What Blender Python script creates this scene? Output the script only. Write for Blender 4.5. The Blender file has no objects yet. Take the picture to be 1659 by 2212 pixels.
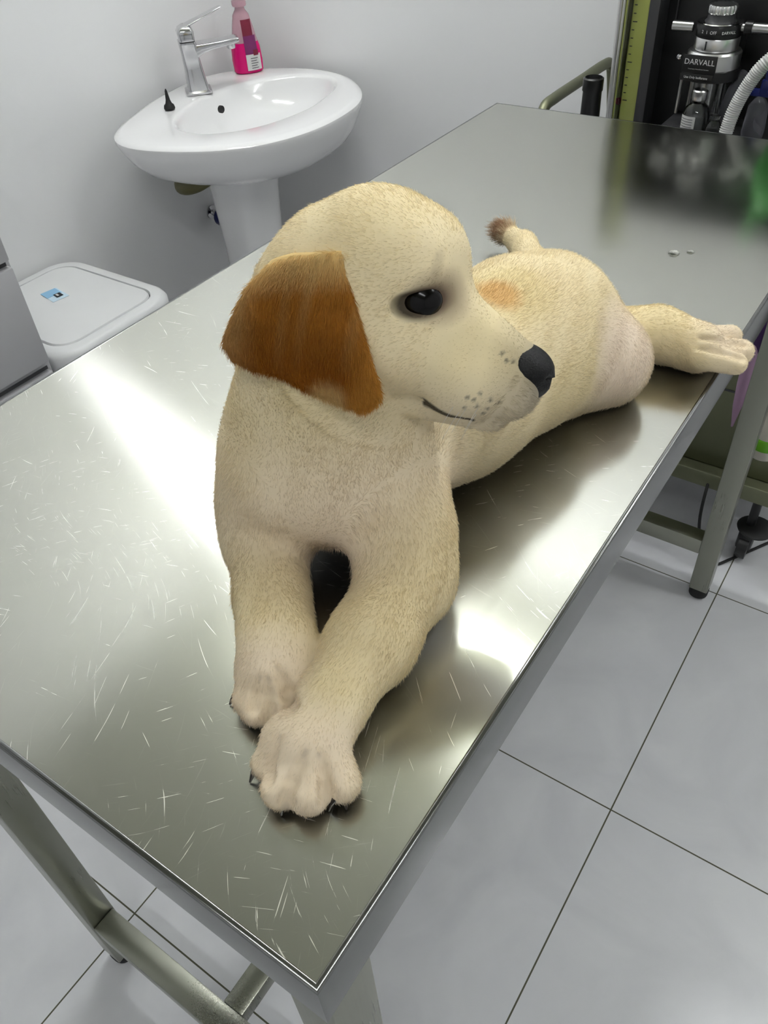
import bpy, bmesh, math, random
import numpy as np
from mathutils import Vector, Matrix
random.seed(4)
rng = np.random.default_rng(7)
S = bpy.context.scene
COL = S.collection
PI = math.pi

# ------------------------------------------------------------------ camera
cd = bpy.data.cameras.new('camera'); cam = bpy.data.objects.new('camera', cd); COL.objects.link(cam)
cd.sensor_fit = 'VERTICAL'; cd.sensor_height = 24.0; cd.lens = 24.0 * 1730.47 / 2212.0
cd.clip_start = .02; cd.clip_end = 50
RX = Vector((.82615936, .56029243, -.05943994)); RD = Vector((.34654531, -.5884805, -.73047728)); RF = Vector((-.44426014, .58289201, -.68034538))
m = Matrix(((RX.x, -RD.x, -RF.x), (RX.y, -RD.y, -RF.y), (RX.z, -RD.z, -RF.z))).to_4x4()
m.translation = (.121983, -.072842, 1.397847)
cam.matrix_world = m
S.camera = cam
# ------------------------------------------------------------------ view, world
S.view_settings.view_transform = 'Standard'; S.view_settings.look = 'None'
S.view_settings.exposure = 1.02; S.view_settings.gamma = 1; S.view_settings.use_curve_mapping = False
S.cycles.use_denoising = True; S.cycles.max_bounces = 6; S.cycles.diffuse_bounces = 3; S.cycles.use_adaptive_sampling = True; S.cycles.adaptive_threshold = .04; S.cycles.caustics_reflective = False; S.cycles.caustics_refractive = False; S.cycles.transparent_max_bounces = 12
wd = bpy.data.worlds.new('world'); S.world = wd; wd.use_nodes = True
wd.node_tree.nodes['Background'].inputs[0].default_value = (.9, .95, 1, 1)
wd.node_tree.nodes['Background'].inputs[1].default_value = .02
LAMPS = [((-1.45, 1.27), (-.40, 1.27)), ((.45, 1.40), (1.6, 1.40)), ((.0, -.75), (1.2, -.75))]  # third tube is an added fill lamp, unseen behind the camera
LAMP_E = [66, 38, 31]
ZC = 2.72

# ------------------------------------------------------------------ materials
def lin(c):
    return tuple(((v / 255 + .055) / 1.055) ** 2.4 if v > 10.3 else v / 255 / 12.92 for v in c) + (1,)
def mat(name, rgb, rough=.5, metal=0, **k):
    mt = bpy.data.materials.new(name); mt.use_nodes = True
    nt = mt.node_tree; b = nt.nodes['Principled BSDF']
    b.inputs['Base Color'].default_value = lin(rgb); b.inputs['Roughness'].default_value = rough; b.inputs['Metallic'].default_value = metal
    for kk, v in k.items():
        kk = {'trans': 'Transmission Weight', 'ior': 'IOR', 'coat': 'Coat Weight', 'emit': 'Emission Strength', 'spec': 'Specular IOR Level', 'sheen': 'Sheen Weight', 'sss': 'Subsurface Weight', 'alpha': 'Alpha'}[kk]
        b.inputs[kk].default_value = v
    if 'emit' in k: b.inputs['Emission Color'].default_value = lin(rgb)
    return mt
def nd(mt, t, **k):
    n = mt.node_tree.nodes.new(t)
    for a, v in k.items():
        if a.startswith('i_'): n.inputs[a[2:]].default_value = v
        else: setattr(n, a, v)
    return n
def ln(mt, a, ao, b, bi): mt.node_tree.links.new(a.outputs[ao], b.inputs[bi])
def noise_tint(mt, c1, c2, scale=4, bump=0, bscale=200, rough=None, stretch=None):
    """base colour wanders between two colours, with optional fine bump"""
    b = mt.node_tree.nodes['Principled BSDF']
    tc = nd(mt, 'ShaderNodeTexCoord'); src = (tc, 'Object')
    if stretch:
        mp = nd(mt, 'ShaderNodeMapping'); mp.inputs['Scale'].default_value = stretch; ln(mt, tc, 'Object', mp, 'Vector'); src = (mp, 'Vector')
    n = nd(mt, 'ShaderNodeTexNoise'); n.inputs['Scale'].default_value = scale; n.inputs['Detail'].default_value = 5
    r = nd(mt, 'ShaderNodeValToRGB'); r.color_ramp.elements[0].color = lin(c1); r.color_ramp.elements[1].color = lin(c2)
    r.color_ramp.elements[0].position = .35; r.color_ramp.elements[1].position = .65
    ln(mt, *src, n, 'Vector'); ln(mt, n, 'Fac', r, 'Fac'); ln(mt, r, 'Color', b, 'Base Color')
    if rough:
        q = nd(mt, 'ShaderNodeMapRange'); q.inputs[3].default_value, q.inputs[4].default_value = rough
        ln(mt, n, 'Fac', q, 0); ln(mt, q, 0, b, 'Roughness')
    if bump:
        n2 = nd(mt, 'ShaderNodeTexNoise'); n2.inputs['Scale'].default_value = bscale; ln(mt, *src, n2, 'Vector')
        bp = nd(mt, 'ShaderNodeBump'); bp.inputs['Strength'].default_value = bump; bp.inputs['Distance'].default_value = .001
        ln(mt, n2, 'Fac', bp, 'Height'); ln(mt, bp, 'Normal', b, 'Normal')
    return mt
M = {}
M['wall'] = noise_tint(mat('white_wall_paint', (240, 240, 240), .55), (239, 240, 240), (243, 243, 243), 1.5, .15, 60)
M['ceiling'] = noise_tint(mat('ceiling_panel', (160, 161, 144), .8), (156, 157, 140), (166, 167, 150), 2, .2, 80)
M['ceramic'] = mat('white_glazed_ceramic', (238, 238, 238), .12, coat=.5)
M['plastic_white'] = noise_tint(mat('white_plastic', (225, 226, 226), .35), (222, 223, 223), (228, 229, 229), 3)
M['cabinet'] = noise_tint(mat('grey_white_cabinet', (178, 178, 180), .45), (176, 176, 178), (182, 182, 184), 3)
M['groove'] = mat('dark_seam', (70, 70, 72), .6)
M['chrome'] = mat('chrome', (200, 200, 202), .12, 1)
M['satin'] = mat('satin_silver', (205, 205, 205), .28, 1)
M['black'] = mat('black_plastic', (18, 18, 19), .35)
M['rubber'] = mat('black_rubber', (12, 12, 12), .6)
M['panel'] = noise_tint(mat('black_machine_panel', (20, 20, 21), .4), (17, 17, 18), (24, 24, 25), 6)
M['trimgrey'] = mat('dark_grey_trim', (52, 52, 54), .5)
M['pipe'] = mat('drain_pipe_dull', (92, 88, 50), .5)
M['glass'] = mat('clear_glass', (245, 248, 246), .04, trans=1, ior=1.45)
M['acrylic'] = mat('yellow_green_acrylic', (196, 204, 112), .2, trans=.3, ior=1.45)
M['pink'] = mat('pink_liquid_soap', (240, 10, 125), .25, trans=.25, ior=1.35)
M['pinkclear'] = mat('clear_rosy_plastic', (244, 196, 210), .15, trans=.6, ior=1.4)
M['purple'] = mat('purple_label', (112, 32, 92), .5)
M['maroon'] = mat('maroon_label_print', (118, 22, 50), .5)
M['labelwhite'] = mat('white_label', (214, 214, 212), .55)
M['blue'] = mat('blue_plastic', (20, 30, 95), .35)
M['skyblue'] = mat('light_blue_sticker', (140, 190, 225), .45)
M['paleblue'] = mat('pale_blue_sticker', (205, 228, 242), .45)
M['ink'] = mat('black_ink', (20, 24, 30), .5)
M['hose'] = mat('white_corrugated_hose', (214, 214, 212), .4)
M['green'] = mat('green_plastic', (70, 170, 70), .4)
M['limegreen'] = mat('lime_green_strap', (92, 160, 20), .5)
M['violet'] = mat('dark_violet_bag', (60, 10, 84), .5)
M['lilac'] = mat('lilac_bag', (176, 142, 170), .5)
M['milky'] = mat('milky_plastic', (205, 200, 186), .35, trans=.3)
M['text'] = mat('white_lettering', (230, 230, 230), .5)
M['card'] = mat('ochre_card', (190, 140, 60), .6)
M['red'] = mat('red_print', (190, 50, 70), .6)
M['tube'] = mat('lamp_tube_lit', (250, 252, 255), .5, emit=1)
M['clearbag'] = mat('clear_film', (225, 225, 235), .1, trans=.9, ior=1.2)
M['water'] = mat('water', (250, 250, 250), .02, trans=1, ior=1.33)

def floor_mat():
    mt = mat('grey_white_floor_tiles', (190, 191, 193), .22)
    b = mt.node_tree.nodes['Principled BSDF']
    tc = nd(mt, 'ShaderNodeTexCoord'); sx = nd(mt, 'ShaderNodeSeparateXYZ'); ln(mt, tc, 'Object', sx, 0)
    outs = []
    for ax, off in ((0, .0044), (1, .6815)):
        a = nd(mt, 'ShaderNodeMath', operation='SUBTRACT'); ln(mt, sx, ax, a, 0); a.inputs[1].default_value = off
        d = nd(mt, 'ShaderNodeMath', operation='DIVIDE'); ln(mt, a, 0, d, 0); d.inputs[1].default_value = .6
        f = nd(mt, 'ShaderNodeMath', operation='FRACT'); ln(mt, d, 0, f, 0)
        s = nd(mt, 'ShaderNodeMath', operation='SUBTRACT'); ln(mt, f, 0, s, 0); s.inputs[1].default_value = .5
        ab = nd(mt, 'ShaderNodeMath', operation='ABSOLUTE'); ln(mt, s, 0, ab, 0)
        g = nd(mt, 'ShaderNodeMath', operation='GREATER_THAN'); ln(mt, ab, 0, g, 0); g.inputs[1].default_value = .5 - .0022
        outs.append(g)
    mx = nd(mt, 'ShaderNodeMath', operation='MAXIMUM'); ln(mt, outs[0], 0, mx, 0); ln(mt, outs[1], 0, mx, 1)
    n = nd(mt, 'ShaderNodeTexNoise'); n.inputs['Scale'].default_value = 5; n.inputs['Detail'].default_value = 6; n.inputs['Distortion'].default_value = 1.2
    ln(mt, tc, 'Object', n, 'Vector')
    r = nd(mt, 'ShaderNodeValToRGB'); r.color_ramp.elements[0].position = .35; r.color_ramp.elements[1].position = .68
    r.color_ramp.elements[0].color = lin((214, 215, 218)); r.color_ramp.elements[1].color = lin((226, 227, 229))
    ln(mt, n, 'Fac', r, 'Fac')
    mix = nd(mt, 'ShaderNodeMix', data_type='RGBA'); mix.inputs[7].default_value = lin((84, 84, 66))
    ln(mt, mx, 0, mix, 0); ln(mt, r, 'Color', mix, 6); ln(mt, mix, 2, b, 'Base Color')
    q = nd(mt, 'ShaderNodeMapRange'); q.inputs[3].default_value = .12; q.inputs[4].default_value = .3; ln(mt, n, 'Fac', q, 0)
    m2 = nd(mt, 'ShaderNodeMath', operation='MAXIMUM'); ln(mt, q, 0, m2, 0)
    m3 = nd(mt, 'ShaderNodeMath', operation='MULTIPLY'); m3.inputs[1].default_value = .8; ln(mt, mx, 0, m3, 0); ln(mt, m3, 0, m2, 1)
    ln(mt, m2, 0, b, 'Roughness')
    bp = nd(mt, 'ShaderNodeBump', invert=True); bp.inputs['Strength'].default_value = .5; bp.inputs['Distance'].default_value = .001
    ln(mt, mx, 0, bp, 'Height'); ln(mt, bp, 'Normal', b, 'Normal')
    return mt
M['floor'] = floor_mat()

def steel(name, rgb, r0, r1, scratches=False, aniso=0, sx=(1, 60, 60)):
    mt = mat(name, rgb, .3, 1); b = mt.node_tree.nodes['Principled BSDF']
    tc = nd(mt, 'ShaderNodeTexCoord')
    n = nd(mt, 'ShaderNodeTexNoise'); n.inputs['Scale'].default_value = 3.5; n.inputs['Detail'].default_value = 6; ln(mt, tc, 'Object', n, 'Vector')
    # fine brushing
    mp = nd(mt, 'ShaderNodeMapping'); mp.inputs['Scale'].default_value = sx; ln(mt, tc, 'Object', mp, 'Vector')
    br = nd(mt, 'ShaderNodeTexNoise'); br.inputs['Scale'].default_value = 9; br.inputs['Detail'].default_value = 4; ln(mt, mp, 'Vector', br, 'Vector')
    ad = nd(mt, 'ShaderNodeMath', operation='MULTIPLY_ADD'); ad.inputs[1].default_value = .45; ln(mt, br, 'Fac', ad, 0); ln(mt, n, 'Fac', ad, 2)
    q = nd(mt, 'ShaderNodeMapRange'); q.inputs[1].default_value = .45; q.inputs[2].default_value = .95; q.inputs[3].default_value = r0; q.inputs[4].default_value = r1; ln(mt, ad, 0, q, 0)
    b.inputs['Anisotropic'].default_value = aniso
    if aniso:
        tg = nd(mt, 'ShaderNodeTangent', direction_type='UV_MAP'); ln(mt, tg, 0, b, 'Tangent')
    bp = nd(mt, 'ShaderNodeBump'); bp.inputs['Strength'].default_value = .05; bp.inputs['Distance'].default_value = .0004
    ln(mt, br, 'Fac', bp, 'Height'); ln(mt, bp, 'Normal', b, 'Normal')
    if not scratches:
        ln(mt, q, 0, b, 'Roughness'); return mt
    # scratches: thin warped stretched noise ridges in several directions, gathered in worn patches
    warp = nd(mt, 'ShaderNodeTexNoise'); warp.inputs['Scale'].default_value = 3.2; warp.inputs['Detail'].default_value = 1; ln(mt, tc, 'Object', warp, 'Vector')
    sub = nd(mt, 'ShaderNodeVectorMath', operation='SUBTRACT'); ln(mt, warp, 'Color', sub, 0); sub.inputs[1].default_value = (.5, .5, .5)
    prev = None
    for i, (ang, sc, thr, wq, seed, pt) in enumerate([(.5, (7, 240, 1), .69, .16, 1.3, .48), (-.35, (10, 300, 1), .70, .10, 5.1, .48), (1.15, (8, 260, 1), .69, .14, 9.7, .50), (.05, (6, 220, 1), .70, .22, 14.2, .50), (2.2, (12, 320, 1), .70, .10, 21.2, .50), (.8, (5, 180, 1), .715, .25, 33.0, .48), (.55, (14, 420, 1), .67, .3, 41.0, .50), (-.8, (16, 420, 1), .68, .2, 52.0, .50)]):
        sc_ = nd(mt, 'ShaderNodeVectorMath', operation='SCALE'); ln(mt, sub, 0, sc_, 0); sc_.inputs['Scale'].default_value = wq
        av = nd(mt, 'ShaderNodeVectorMath', operation='ADD'); ln(mt, tc, 'Object', av, 0); ln(mt, sc_, 0, av, 1)
        mp0 = nd(mt, 'ShaderNodeMapping'); mp0.inputs['Rotation'].default_value = (0, 0, ang); mp0.inputs['Location'].default_value = (seed, seed * .7, 0); ln(mt, av, 0, mp0, 'Vector')
        mp1 = nd(mt, 'ShaderNodeMapping'); mp1.inputs['Scale'].default_value = sc; ln(mt, mp0, 0, mp1, 'Vector')
        sn = nd(mt, 'ShaderNodeTexNoise'); sn.inputs['Scale'].default_value = 2.4; sn.inputs['Detail'].default_value = 2; sn.inputs['Roughness'].default_value = .6; ln(mt, mp1, 0, sn, 'Vector')
        rg = nd(mt, 'ShaderNodeMapRange'); rg.inputs[1].default_value = thr; rg.inputs[2].default_value = thr + .06; ln(mt, sn, 'Fac', rg, 0)
        pn = nd(mt, 'ShaderNodeTexNoise'); pn.inputs['Scale'].default_value = 5; pn.inputs['Detail'].default_value = 2
        mp2 = nd(mt, 'ShaderNodeMapping'); mp2.inputs['Location'].default_value = (seed * 3, 2, 0); ln(mt, tc, 'Object', mp2, 'Vector'); ln(mt, mp2, 0, pn, 'Vector')
        pr = nd(mt, 'ShaderNodeMapRange'); pr.inputs[1].default_value = pt - .06; pr.inputs[2].default_value = pt + .08; ln(mt, pn, 'Fac', pr, 0)
        mu = nd(mt, 'ShaderNodeMath', operation='MULTIPLY'); ln(mt, rg, 0, mu, 0); ln(mt, pr, 0, mu, 1)
        if prev:
            x = nd(mt, 'ShaderNodeMath', operation='MAXIMUM'); ln(mt, prev, 0, x, 0); ln(mt, mu, 0, x, 1); prev = x
        else: prev = mu
    # scratches are worn mostly into the near half of the top
    sp = nd(mt, 'ShaderNodeSeparateXYZ'); ln(mt, tc, 'Object', sp, 0)
    fd = nd(mt, 'ShaderNodeMapRange'); fd.inputs[1].default_value = .25; fd.inputs[2].default_value = .75; fd.inputs[3].default_value = 1; fd.inputs[4].default_value = .12; ln(mt, sp, 1, fd, 0)
    sm0 = nd(mt, 'ShaderNodeMath', operation='MULTIPLY'); ln(mt, prev, 0, sm0, 0); sm0.inputs[1].default_value = .48
    sm = nd(mt, 'ShaderNodeMath', operation='MULTIPLY'); ln(mt, sm0, 0, sm, 0); ln(mt, fd, 0, sm, 1)
    c = nd(mt, 'ShaderNodeMix', data_type='RGBA'); ln(mt, sm, 0, c, 0); c.inputs[6].default_value = lin(rgb); c.inputs[7].default_value = (1, 1, .97, 1); ln(mt, c, 2, b, 'Base Color')
    mtl = nd(mt, 'ShaderNodeMath', operation='MULTIPLY_ADD'); mtl.inputs[1].default_value = -.55; mtl.inputs[2].default_value = 1; ln(mt, sm, 0, mtl, 0); ln(mt, mtl, 0, b, 'Metallic')
    rr = nd(mt, 'ShaderNodeMix', data_type='FLOAT'); ln(mt, sm, 0, rr, 0); ln(mt, q, 0, rr, 2); rr.inputs[3].default_value = .6; ln(mt, rr, 0, b, 'Roughness')
    return mt
M['steel_top'] = steel('scratched_steel_sheet', (184, 185, 175), .12, .19, True, 0, (60, 1.5, 60))
def two_lobes(mt):
    nt = mt.node_tree; b = nt.nodes['Principled BSDF']
    b2 = nt.nodes.new('ShaderNodeBsdfAnisotropic'); b2.distribution = 'BECKMANN'; b2.inputs['Color'].default_value = lin((214, 214, 208)); b2.inputs['Roughness'].default_value = .275; b2.inputs['Anisotropy'].default_value = -.70
    tg = nd(mt, 'ShaderNodeTangent', direction_type='UV_MAP'); ln(mt, tg, 0, b2, 'Tangent')
    mx = nd(mt, 'ShaderNodeMixShader'); mx.inputs[0].default_value = .25
    ln(mt, b, 0, mx, 1); ln(mt, b2, 0, mx, 2); ln(mt, mx, 0, nt.nodes['Material Output'], 0)
two_lobes(M['steel_top'])
M['steel'] = steel('brushed_steel', (150, 151, 140), .24, .36, sx=(60, 60, 2))
M['steel_skirt'] = steel('smooth_steel_edge', (122, 123, 122), .14, .2, sx=(60, 2, 60))
M['steel_cart'] = steel('dull_cart_steel', (120, 122, 100), .35, .5, sx=(60, 60, 2))

# ------------------------------------------------------------------ mesh helpers
def tag(o, label=None, cat=None, group=None, kind=None):
    if label: o['label'] = label
    if cat: o['category'] = cat
    if group: o['group'] = group
    if kind: o['kind'] = kind
    return o
def link(name, me, material, parent=None, smooth=True, loc=None):
    if material is not None:
        me.materials.append(M[material] if isinstance(material, str) else material)
    if smooth:
        me.shade_smooth()
    o = bpy.data.objects.new(name, me); COL.objects.link(o)
    if loc: o.location = loc
    if parent is not None:
        o.parent = parent; o.matrix_parent_inverse = Matrix.Translation(parent.location).inverted() if parent.type == 'EMPTY' else Matrix()
        if parent.type != 'EMPTY' and parent.parent is not None:
            o.matrix_parent_inverse = parent_world(parent).inverted()
    return o
def parent_world(o):
    m_ = o.matrix_basis.copy()
    if o.parent: return parent_world(o.parent) @ o.matrix_parent_inverse @ m_
    return m_
def fin(bm, name, material, parent=None, smooth=True):
    bmesh.ops.recalc_face_normals(bm, faces=bm.faces)
    me = bpy.data.meshes.new(name); bm.to_mesh(me); bm.free()
    o = link(name, me, material, parent, smooth)
    if smooth:
        e = o.modifiers.new('edge_split', 'EDGE_SPLIT'); e.split_angle = math.radians(38)
    return o
def empty(name, loc, label, cat, group=None):
    o = bpy.data.objects.new(name, None); COL.objects.link(o); o.location = loc; o.empty_display_size = .05
    return tag(o, label, cat, group)
def box(bm, a, b, bev=0, seg=2):
    r = bmesh.ops.create_cube(bm, size=1)
    c = [(a[i] + b[i]) / 2 for i in range(3)]; s = [abs(b[i] - a[i]) for i in range(3)]
    for v in r['verts']: v.co = Vector((v.co.x * s[0] + c[0], v.co.y * s[1] + c[1], v.co.z * s[2] + c[2]))
    if bev:
        es = list({e for v in r['verts'] for e in v.link_edges})
        bmesh.ops.bevel(bm, geom=es, offset=bev, segments=seg, affect='EDGES', profile=.5)
def tube(bm, pts, rad, n=14, caps=True):
    """round section swept along pts; rad a number or a list"""
    P = [Vector(p) for p in pts]; R = [float(x) for x in rad] if hasattr(rad, '__len__') else [rad] * len(P)
    rings = []; up = None
    for i, p in enumerate(P):
        t = (P[min(i + 1, len(P) - 1)] - P[max(i - 1, 0)]).normalized()
        if up is None:
            up = t.orthogonal().normalized()
        else:
            up = (up - t * up.dot(t)).normalized()
        sd = t.cross(up)
        rings.append([bm.verts.new(p + R[i] * (math.cos(a) * up + math.sin(a) * sd)) for a in [2 * PI * k / n for k in range(n)]])
    for a, b in zip(rings, rings[1:]):
        for k in range(n): bm.faces.new((a[k], a[(k + 1) % n], b[(k + 1) % n], b[k]))
    if caps:
        bm.faces.new(rings[0][::-1]); bm.faces.new(rings[-1])
def smoothpath(pts, n=10):
    P = [Vector(p) for p in pts]; out = []
    Q = [P[0] * 2 - P[1]] + P + [P[-1] * 2 - P[-2]]
    for i in range(1, len(Q) - 2):
        for k in range(n):
            t = k / n; a, b, c, d = Q[i - 1:i + 3]
            out.append(.5 * ((2 * b) + (c - a) * t + (2 * a - 5 * b + 4 * c - d) * t * t + (3 * b - 3 * c + d - a) * t ** 3))
    out.append(P[-1]); return out
def lathe(bm, prof, c, n=40, ax='z', closed=False):
    """prof: (radius, height) list revolved about an axis through c"""
    rings = []
    for r, h in prof:
        ring = []
        for k in range(n):
            a = 2 * PI * k / n; x, y = max(r, 1e-5) * math.cos(a), max(r, 1e-5) * math.sin(a)
            p = {'z': (x, y, h), 'y': (x, h, y), 'x': (h, x, y)}[ax]
            ring.append(bm.verts.new((c[0] + p[0], c[1] + p[1], c[2] + p[2])))
        rings.append(ring)
    for a, b in zip(rings, rings[1:]):
        for k in range(n): bm.faces.new((a[k], a[(k + 1) % n], b[(k + 1) % n], b[k]))
    bm.faces.new(rings[0][::-1]); bm.faces.new(rings[-1])
def loft(bm, loops, cap0=True, cap1=True):
    rings = [[bm.verts.new(p) for p in l] for l in loops]; n = len(rings[0])
    for a, b in zip(rings, rings[1:]):
        for k in range(n): bm.faces.new((a[k], a[(k + 1) % n], b[(k + 1) % n], b[k]))
    if cap0: bm.faces.new(rings[0][::-1])
    if cap1: bm.faces.new(rings[-1])
def prism(bm, poly, a, b, ax='z'):
    def P(p, h): return {'z': (p[0], p[1], h), 'y': (p[0], h, p[1]), 'x': (h, p[0], p[1])}[ax]
    loft(bm, [[P(p, a) for p in poly], [P(p, b) for p in poly]])
def rrect(x0, y0, x1, y1, r, n=6):
    out = []
    for cx, cy, a0 in ((x1 - r, y1 - r, 0), (x0 + r, y1 - r, PI / 2), (x0 + r, y0 + r, PI), (x1 - r, y0 + r, 1.5 * PI)):
        for k in range(n + 1):
            a = a0 + PI / 2 * k / n; out.append((cx + r * math.cos(a), cy + r * math.sin(a)))
    return out
def B(): return bmesh.new()
def one(name, material, parent, fn, *a, smooth=True, **k):
    bm = B(); fn(bm, *a, **k); return fin(bm, name, material, parent, smooth)
def lettering(name, s, size, loc, rot, material, parent, sx=1.0):
    cu = bpy.data.curves.new('t', 'FONT'); cu.body = s; cu.size = size; cu.extrude = .0002; cu.align_x = 'CENTER'; cu.align_y = 'CENTER'; cu.resolution_u = 3
    to = bpy.data.objects.new('t', cu); COL.objects.link(to)
    bpy.context.view_layer.update()
    me = bpy.data.meshes.new_from_object(to.evaluated_get(bpy.context.evaluated_depsgraph_get()))
    bpy.data.objects.remove(to)
    me.materials.clear()
    me.transform(Matrix.Translation(loc) @ rot.to_4x4() @ Matrix.Diagonal((sx, 1, 1, 1)))
    return link(name, me, material, parent, False)
FACE_Y = Matrix.Rotation(PI / 2, 3, 'X')        # text upright on a face that looks to -Y

# ------------------------------------------------------------------ room
XL, XR, YB, YF = -1.72, 2.3, 1.86, -2.2
def plane_box(name, a, b, m_):
    o = one(name, m_, None, box, a, b, smooth=False); o['kind'] = 'structure'; return o
plane_box('floor', (XL - .1, YF - .1, -.1), (XR + .1, YB + .1, 0), 'floor')
plane_box('ceiling', (XL - .1, YF - .1, ZC + .08), (XR + .1, YB + .1, ZC + .18), 'ceiling')
plane_box('wall_left', (XL - .1, YF, 0), (XL, YB, ZC + .08), 'wall')
plane_box('wall_back', (XL - .1, YB, 0), (XR + .1, YB + .1, ZC + .08), 'wall')
plane_box('wall_right', (XR, YF, 0), (XR + .1, YB, ZC + .08), 'wall')
plane_box('wall_front', (XL - .1, YF - .1, 0), (XR + .1, YF, ZC + .08), 'wall')
lab = ['white tube lamp on the ceiling above the wash basin and table', 'white tube lamp on the ceiling right of the table', 'added white fill tube lamp, unseen on the ceiling behind the camera']
for i, ((x0, y0), (x1, y1)) in enumerate(LAMPS):
    t = empty('tube_lamp', ((x0 + x1) / 2, y0, ZC), lab[i], 'ceiling lamp', 'tube lamps on the ceiling')
    one('housing', 'plastic_white', t, box, (x0 - .04, y0 - .035, ZC + .03), (x1 + .04, y0 + .035, ZC + .08), .006)
    tm = M['tube'].copy(); tm.name = 'lamp_tube_lit_%s' % 'abc'[i]; tm.node_tree.nodes['Principled BSDF'].inputs['Emission Strength'].default_value = LAMP_E[i]
    one('tube', tm, t, tube, [(x0, y0, ZC), (x1, y1, ZC)], .016, 16)
    for xx in (x0 - .02, x1 + .005): one('end_cap', 'plastic_white', t, box, (xx, y0 - .02, ZC - .02), (xx + .015, y0 + .02, ZC + .035), .003)

# ------------------------------------------------------------------ examination table
TW, TL, TZ = .596, 1.294, .95
tb = empty('examination_table', (-TW / 2, TL / 2, 0), 'long stainless steel examination table with a scratched top, on which the puppy lies', 'table')
def loop(d, z): return [(-d, d, z), (-d, TL - d, z), (-TW + d, TL - d, z), (-TW + d, d, z)]
def table_top(bm):
    loft(bm, [loop(.0042, TZ - .0012), loop(.0042, TZ)], cap0=True, cap1=True)
def table_skirt(bm):      # folded edge: soft rounded rim and a 48 mm skirt with a small return
    loft(bm, [loop(.014, TZ - .048), loop(.0, TZ - .048), loop(0, TZ - .0022), loop(.0003, TZ - .0010), loop(.0010, TZ - .0002), loop(.0020, TZ + .0003), loop(.0034, TZ + .0003), loop(.0043, TZ - .0002)], cap0=False, cap1=False)
    loft(bm, [loop(.014, TZ - .048), loop(.0015, TZ - .0465), loop(.0015, TZ - .004), loop(.012, TZ - .0025)], cap0=False, cap1=True)
one('skirt', 'steel_skirt', tb, table_skirt)
tt = one('tabletop', 'steel_top', tb, table_top)
uv = tt.data.uv_layers.new(name='sheet')
for lp in tt.data.loops:
    v = tt.data.vertices[lp.vertex_index].co; uv.data[lp.index].uv = (v.x, v.y)
LS = .040
for (lx, ly) in ((-.012, .012), (-TW + .012 + LS, .012), (-.012, TL - .012 - LS), (-TW + .012 + LS, TL - .012 - LS)):
    lg = one('leg', 'steel', tb, box, (lx - LS, ly, .028), (lx, ly + LS, TZ - .004), .002)
    one('foot', 'rubber', lg, lathe, [(.014, .0), (.02, .004), (.021, .022), (.017, .03)], (lx - LS / 2, ly + LS / 2, 0), 24)
for ly in (.012, TL - .012 - LS):
    one('crossbar', 'steel', tb, box, (-TW + .012 + LS, ly + .002, .132), (-.012 - LS, ly + LS - .002, .170), .002)
one('stretcher', 'steel', tb, box, (-.318, .012 + LS - .002, .134), (-.284, TL - .012 - LS + .002, .168), .002)
# brackets under the top
for ly in (.30, .95):
    one('bracket', 'steel', tb, box, (-TW + .004, ly, TZ - .03), (-.004, ly + .03, TZ - .006), .001)

# water droplets on the top
for k, (dx, dy, r, lb) in enumerate(((0, 0, .006, 'small clear water drop on the steel top, left one of the pair'), (.016, .012, .004, 'small clear water drop on the steel top, right one of the pair'))):
    o = one('water_drop', 'water', None, lathe, [(r * 1.1, 0), (r * 1.12, r * .2), (r * .9, r * .5), (r * .5, r * .7), (0.0001, r * .76)], (-0.125 + dx, 0.864 + dy, TZ - .0007), 20)
    tag(o, lb, 'water drop', 'water drops on the table')

# ------------------------------------------------------------------ wash basin
OUT = [(-1.536, 1.172), (-1.60, 1.26), (-1.647, 1.364), (-1.684, 1.481), (-1.700, 1.555), (-1.703, 1.63), (-1.675, 1.71), (-1.60, 1.775), (-1.50, 1.818), (-1.415, 1.836), (-1.333, 1.815), (-1.26, 1.775), (-1.205, 1.72), (-1.160, 1.65), (-1.137, 1.557), (-1.135, 1.45), (-1.165, 1.336), (-1.214, 1.265), (-1.293, 1.205), (-1.398, 1.166), (-1.475, 1.155)]
INN = [(-1.455, 1.305), (-1.51, 1.375), (-1.548, 1.484), (-1.552, 1.59), (-1.505, 1.71), (-1.40, 1.785), (-1.33, 1.765), (-1.285, 1.70), (-1.258, 1.60), (-1.252, 1.483), (-1.275, 1.385), (-1.325, 1.315), (-1.39, 1.29)]
BC = (-1.39, 1.52)
def polar(poly, c, n=96, keep=9):
    P = np.array(poly) - c; a = np.arctan2(P[:, 1], P[:, 0]); r = np.hypot(P[:, 0], P[:, 1]); o = np.argsort(a)
    t = np.linspace(-PI, PI, n, endpoint=False)
    rr = np.interp(t, np.r_[a[o] - 2 * PI, a[o], a[o] + 2 * PI], np.r_[r[o], r[o], r[o]])
    F = np.fft.rfft(rr); F[keep:] = 0; return t, np.fft.irfft(F, n)
TO, RO = polar(OUT, BC); TI, RI = polar(INN, BC, keep=7)
def bl(f, z, R=RO, c=BC, off=0): return [(c[0] + (f * r + off) * math.cos(t), c[1] + (f * r + off) * math.sin(t), z) for t, r in zip(TO, R)]
wb = empty('wash_basin', (-1.43, 1.5, 0), 'white ceramic wash basin on a pedestal in the corner behind the table', 'wash basin')
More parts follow.
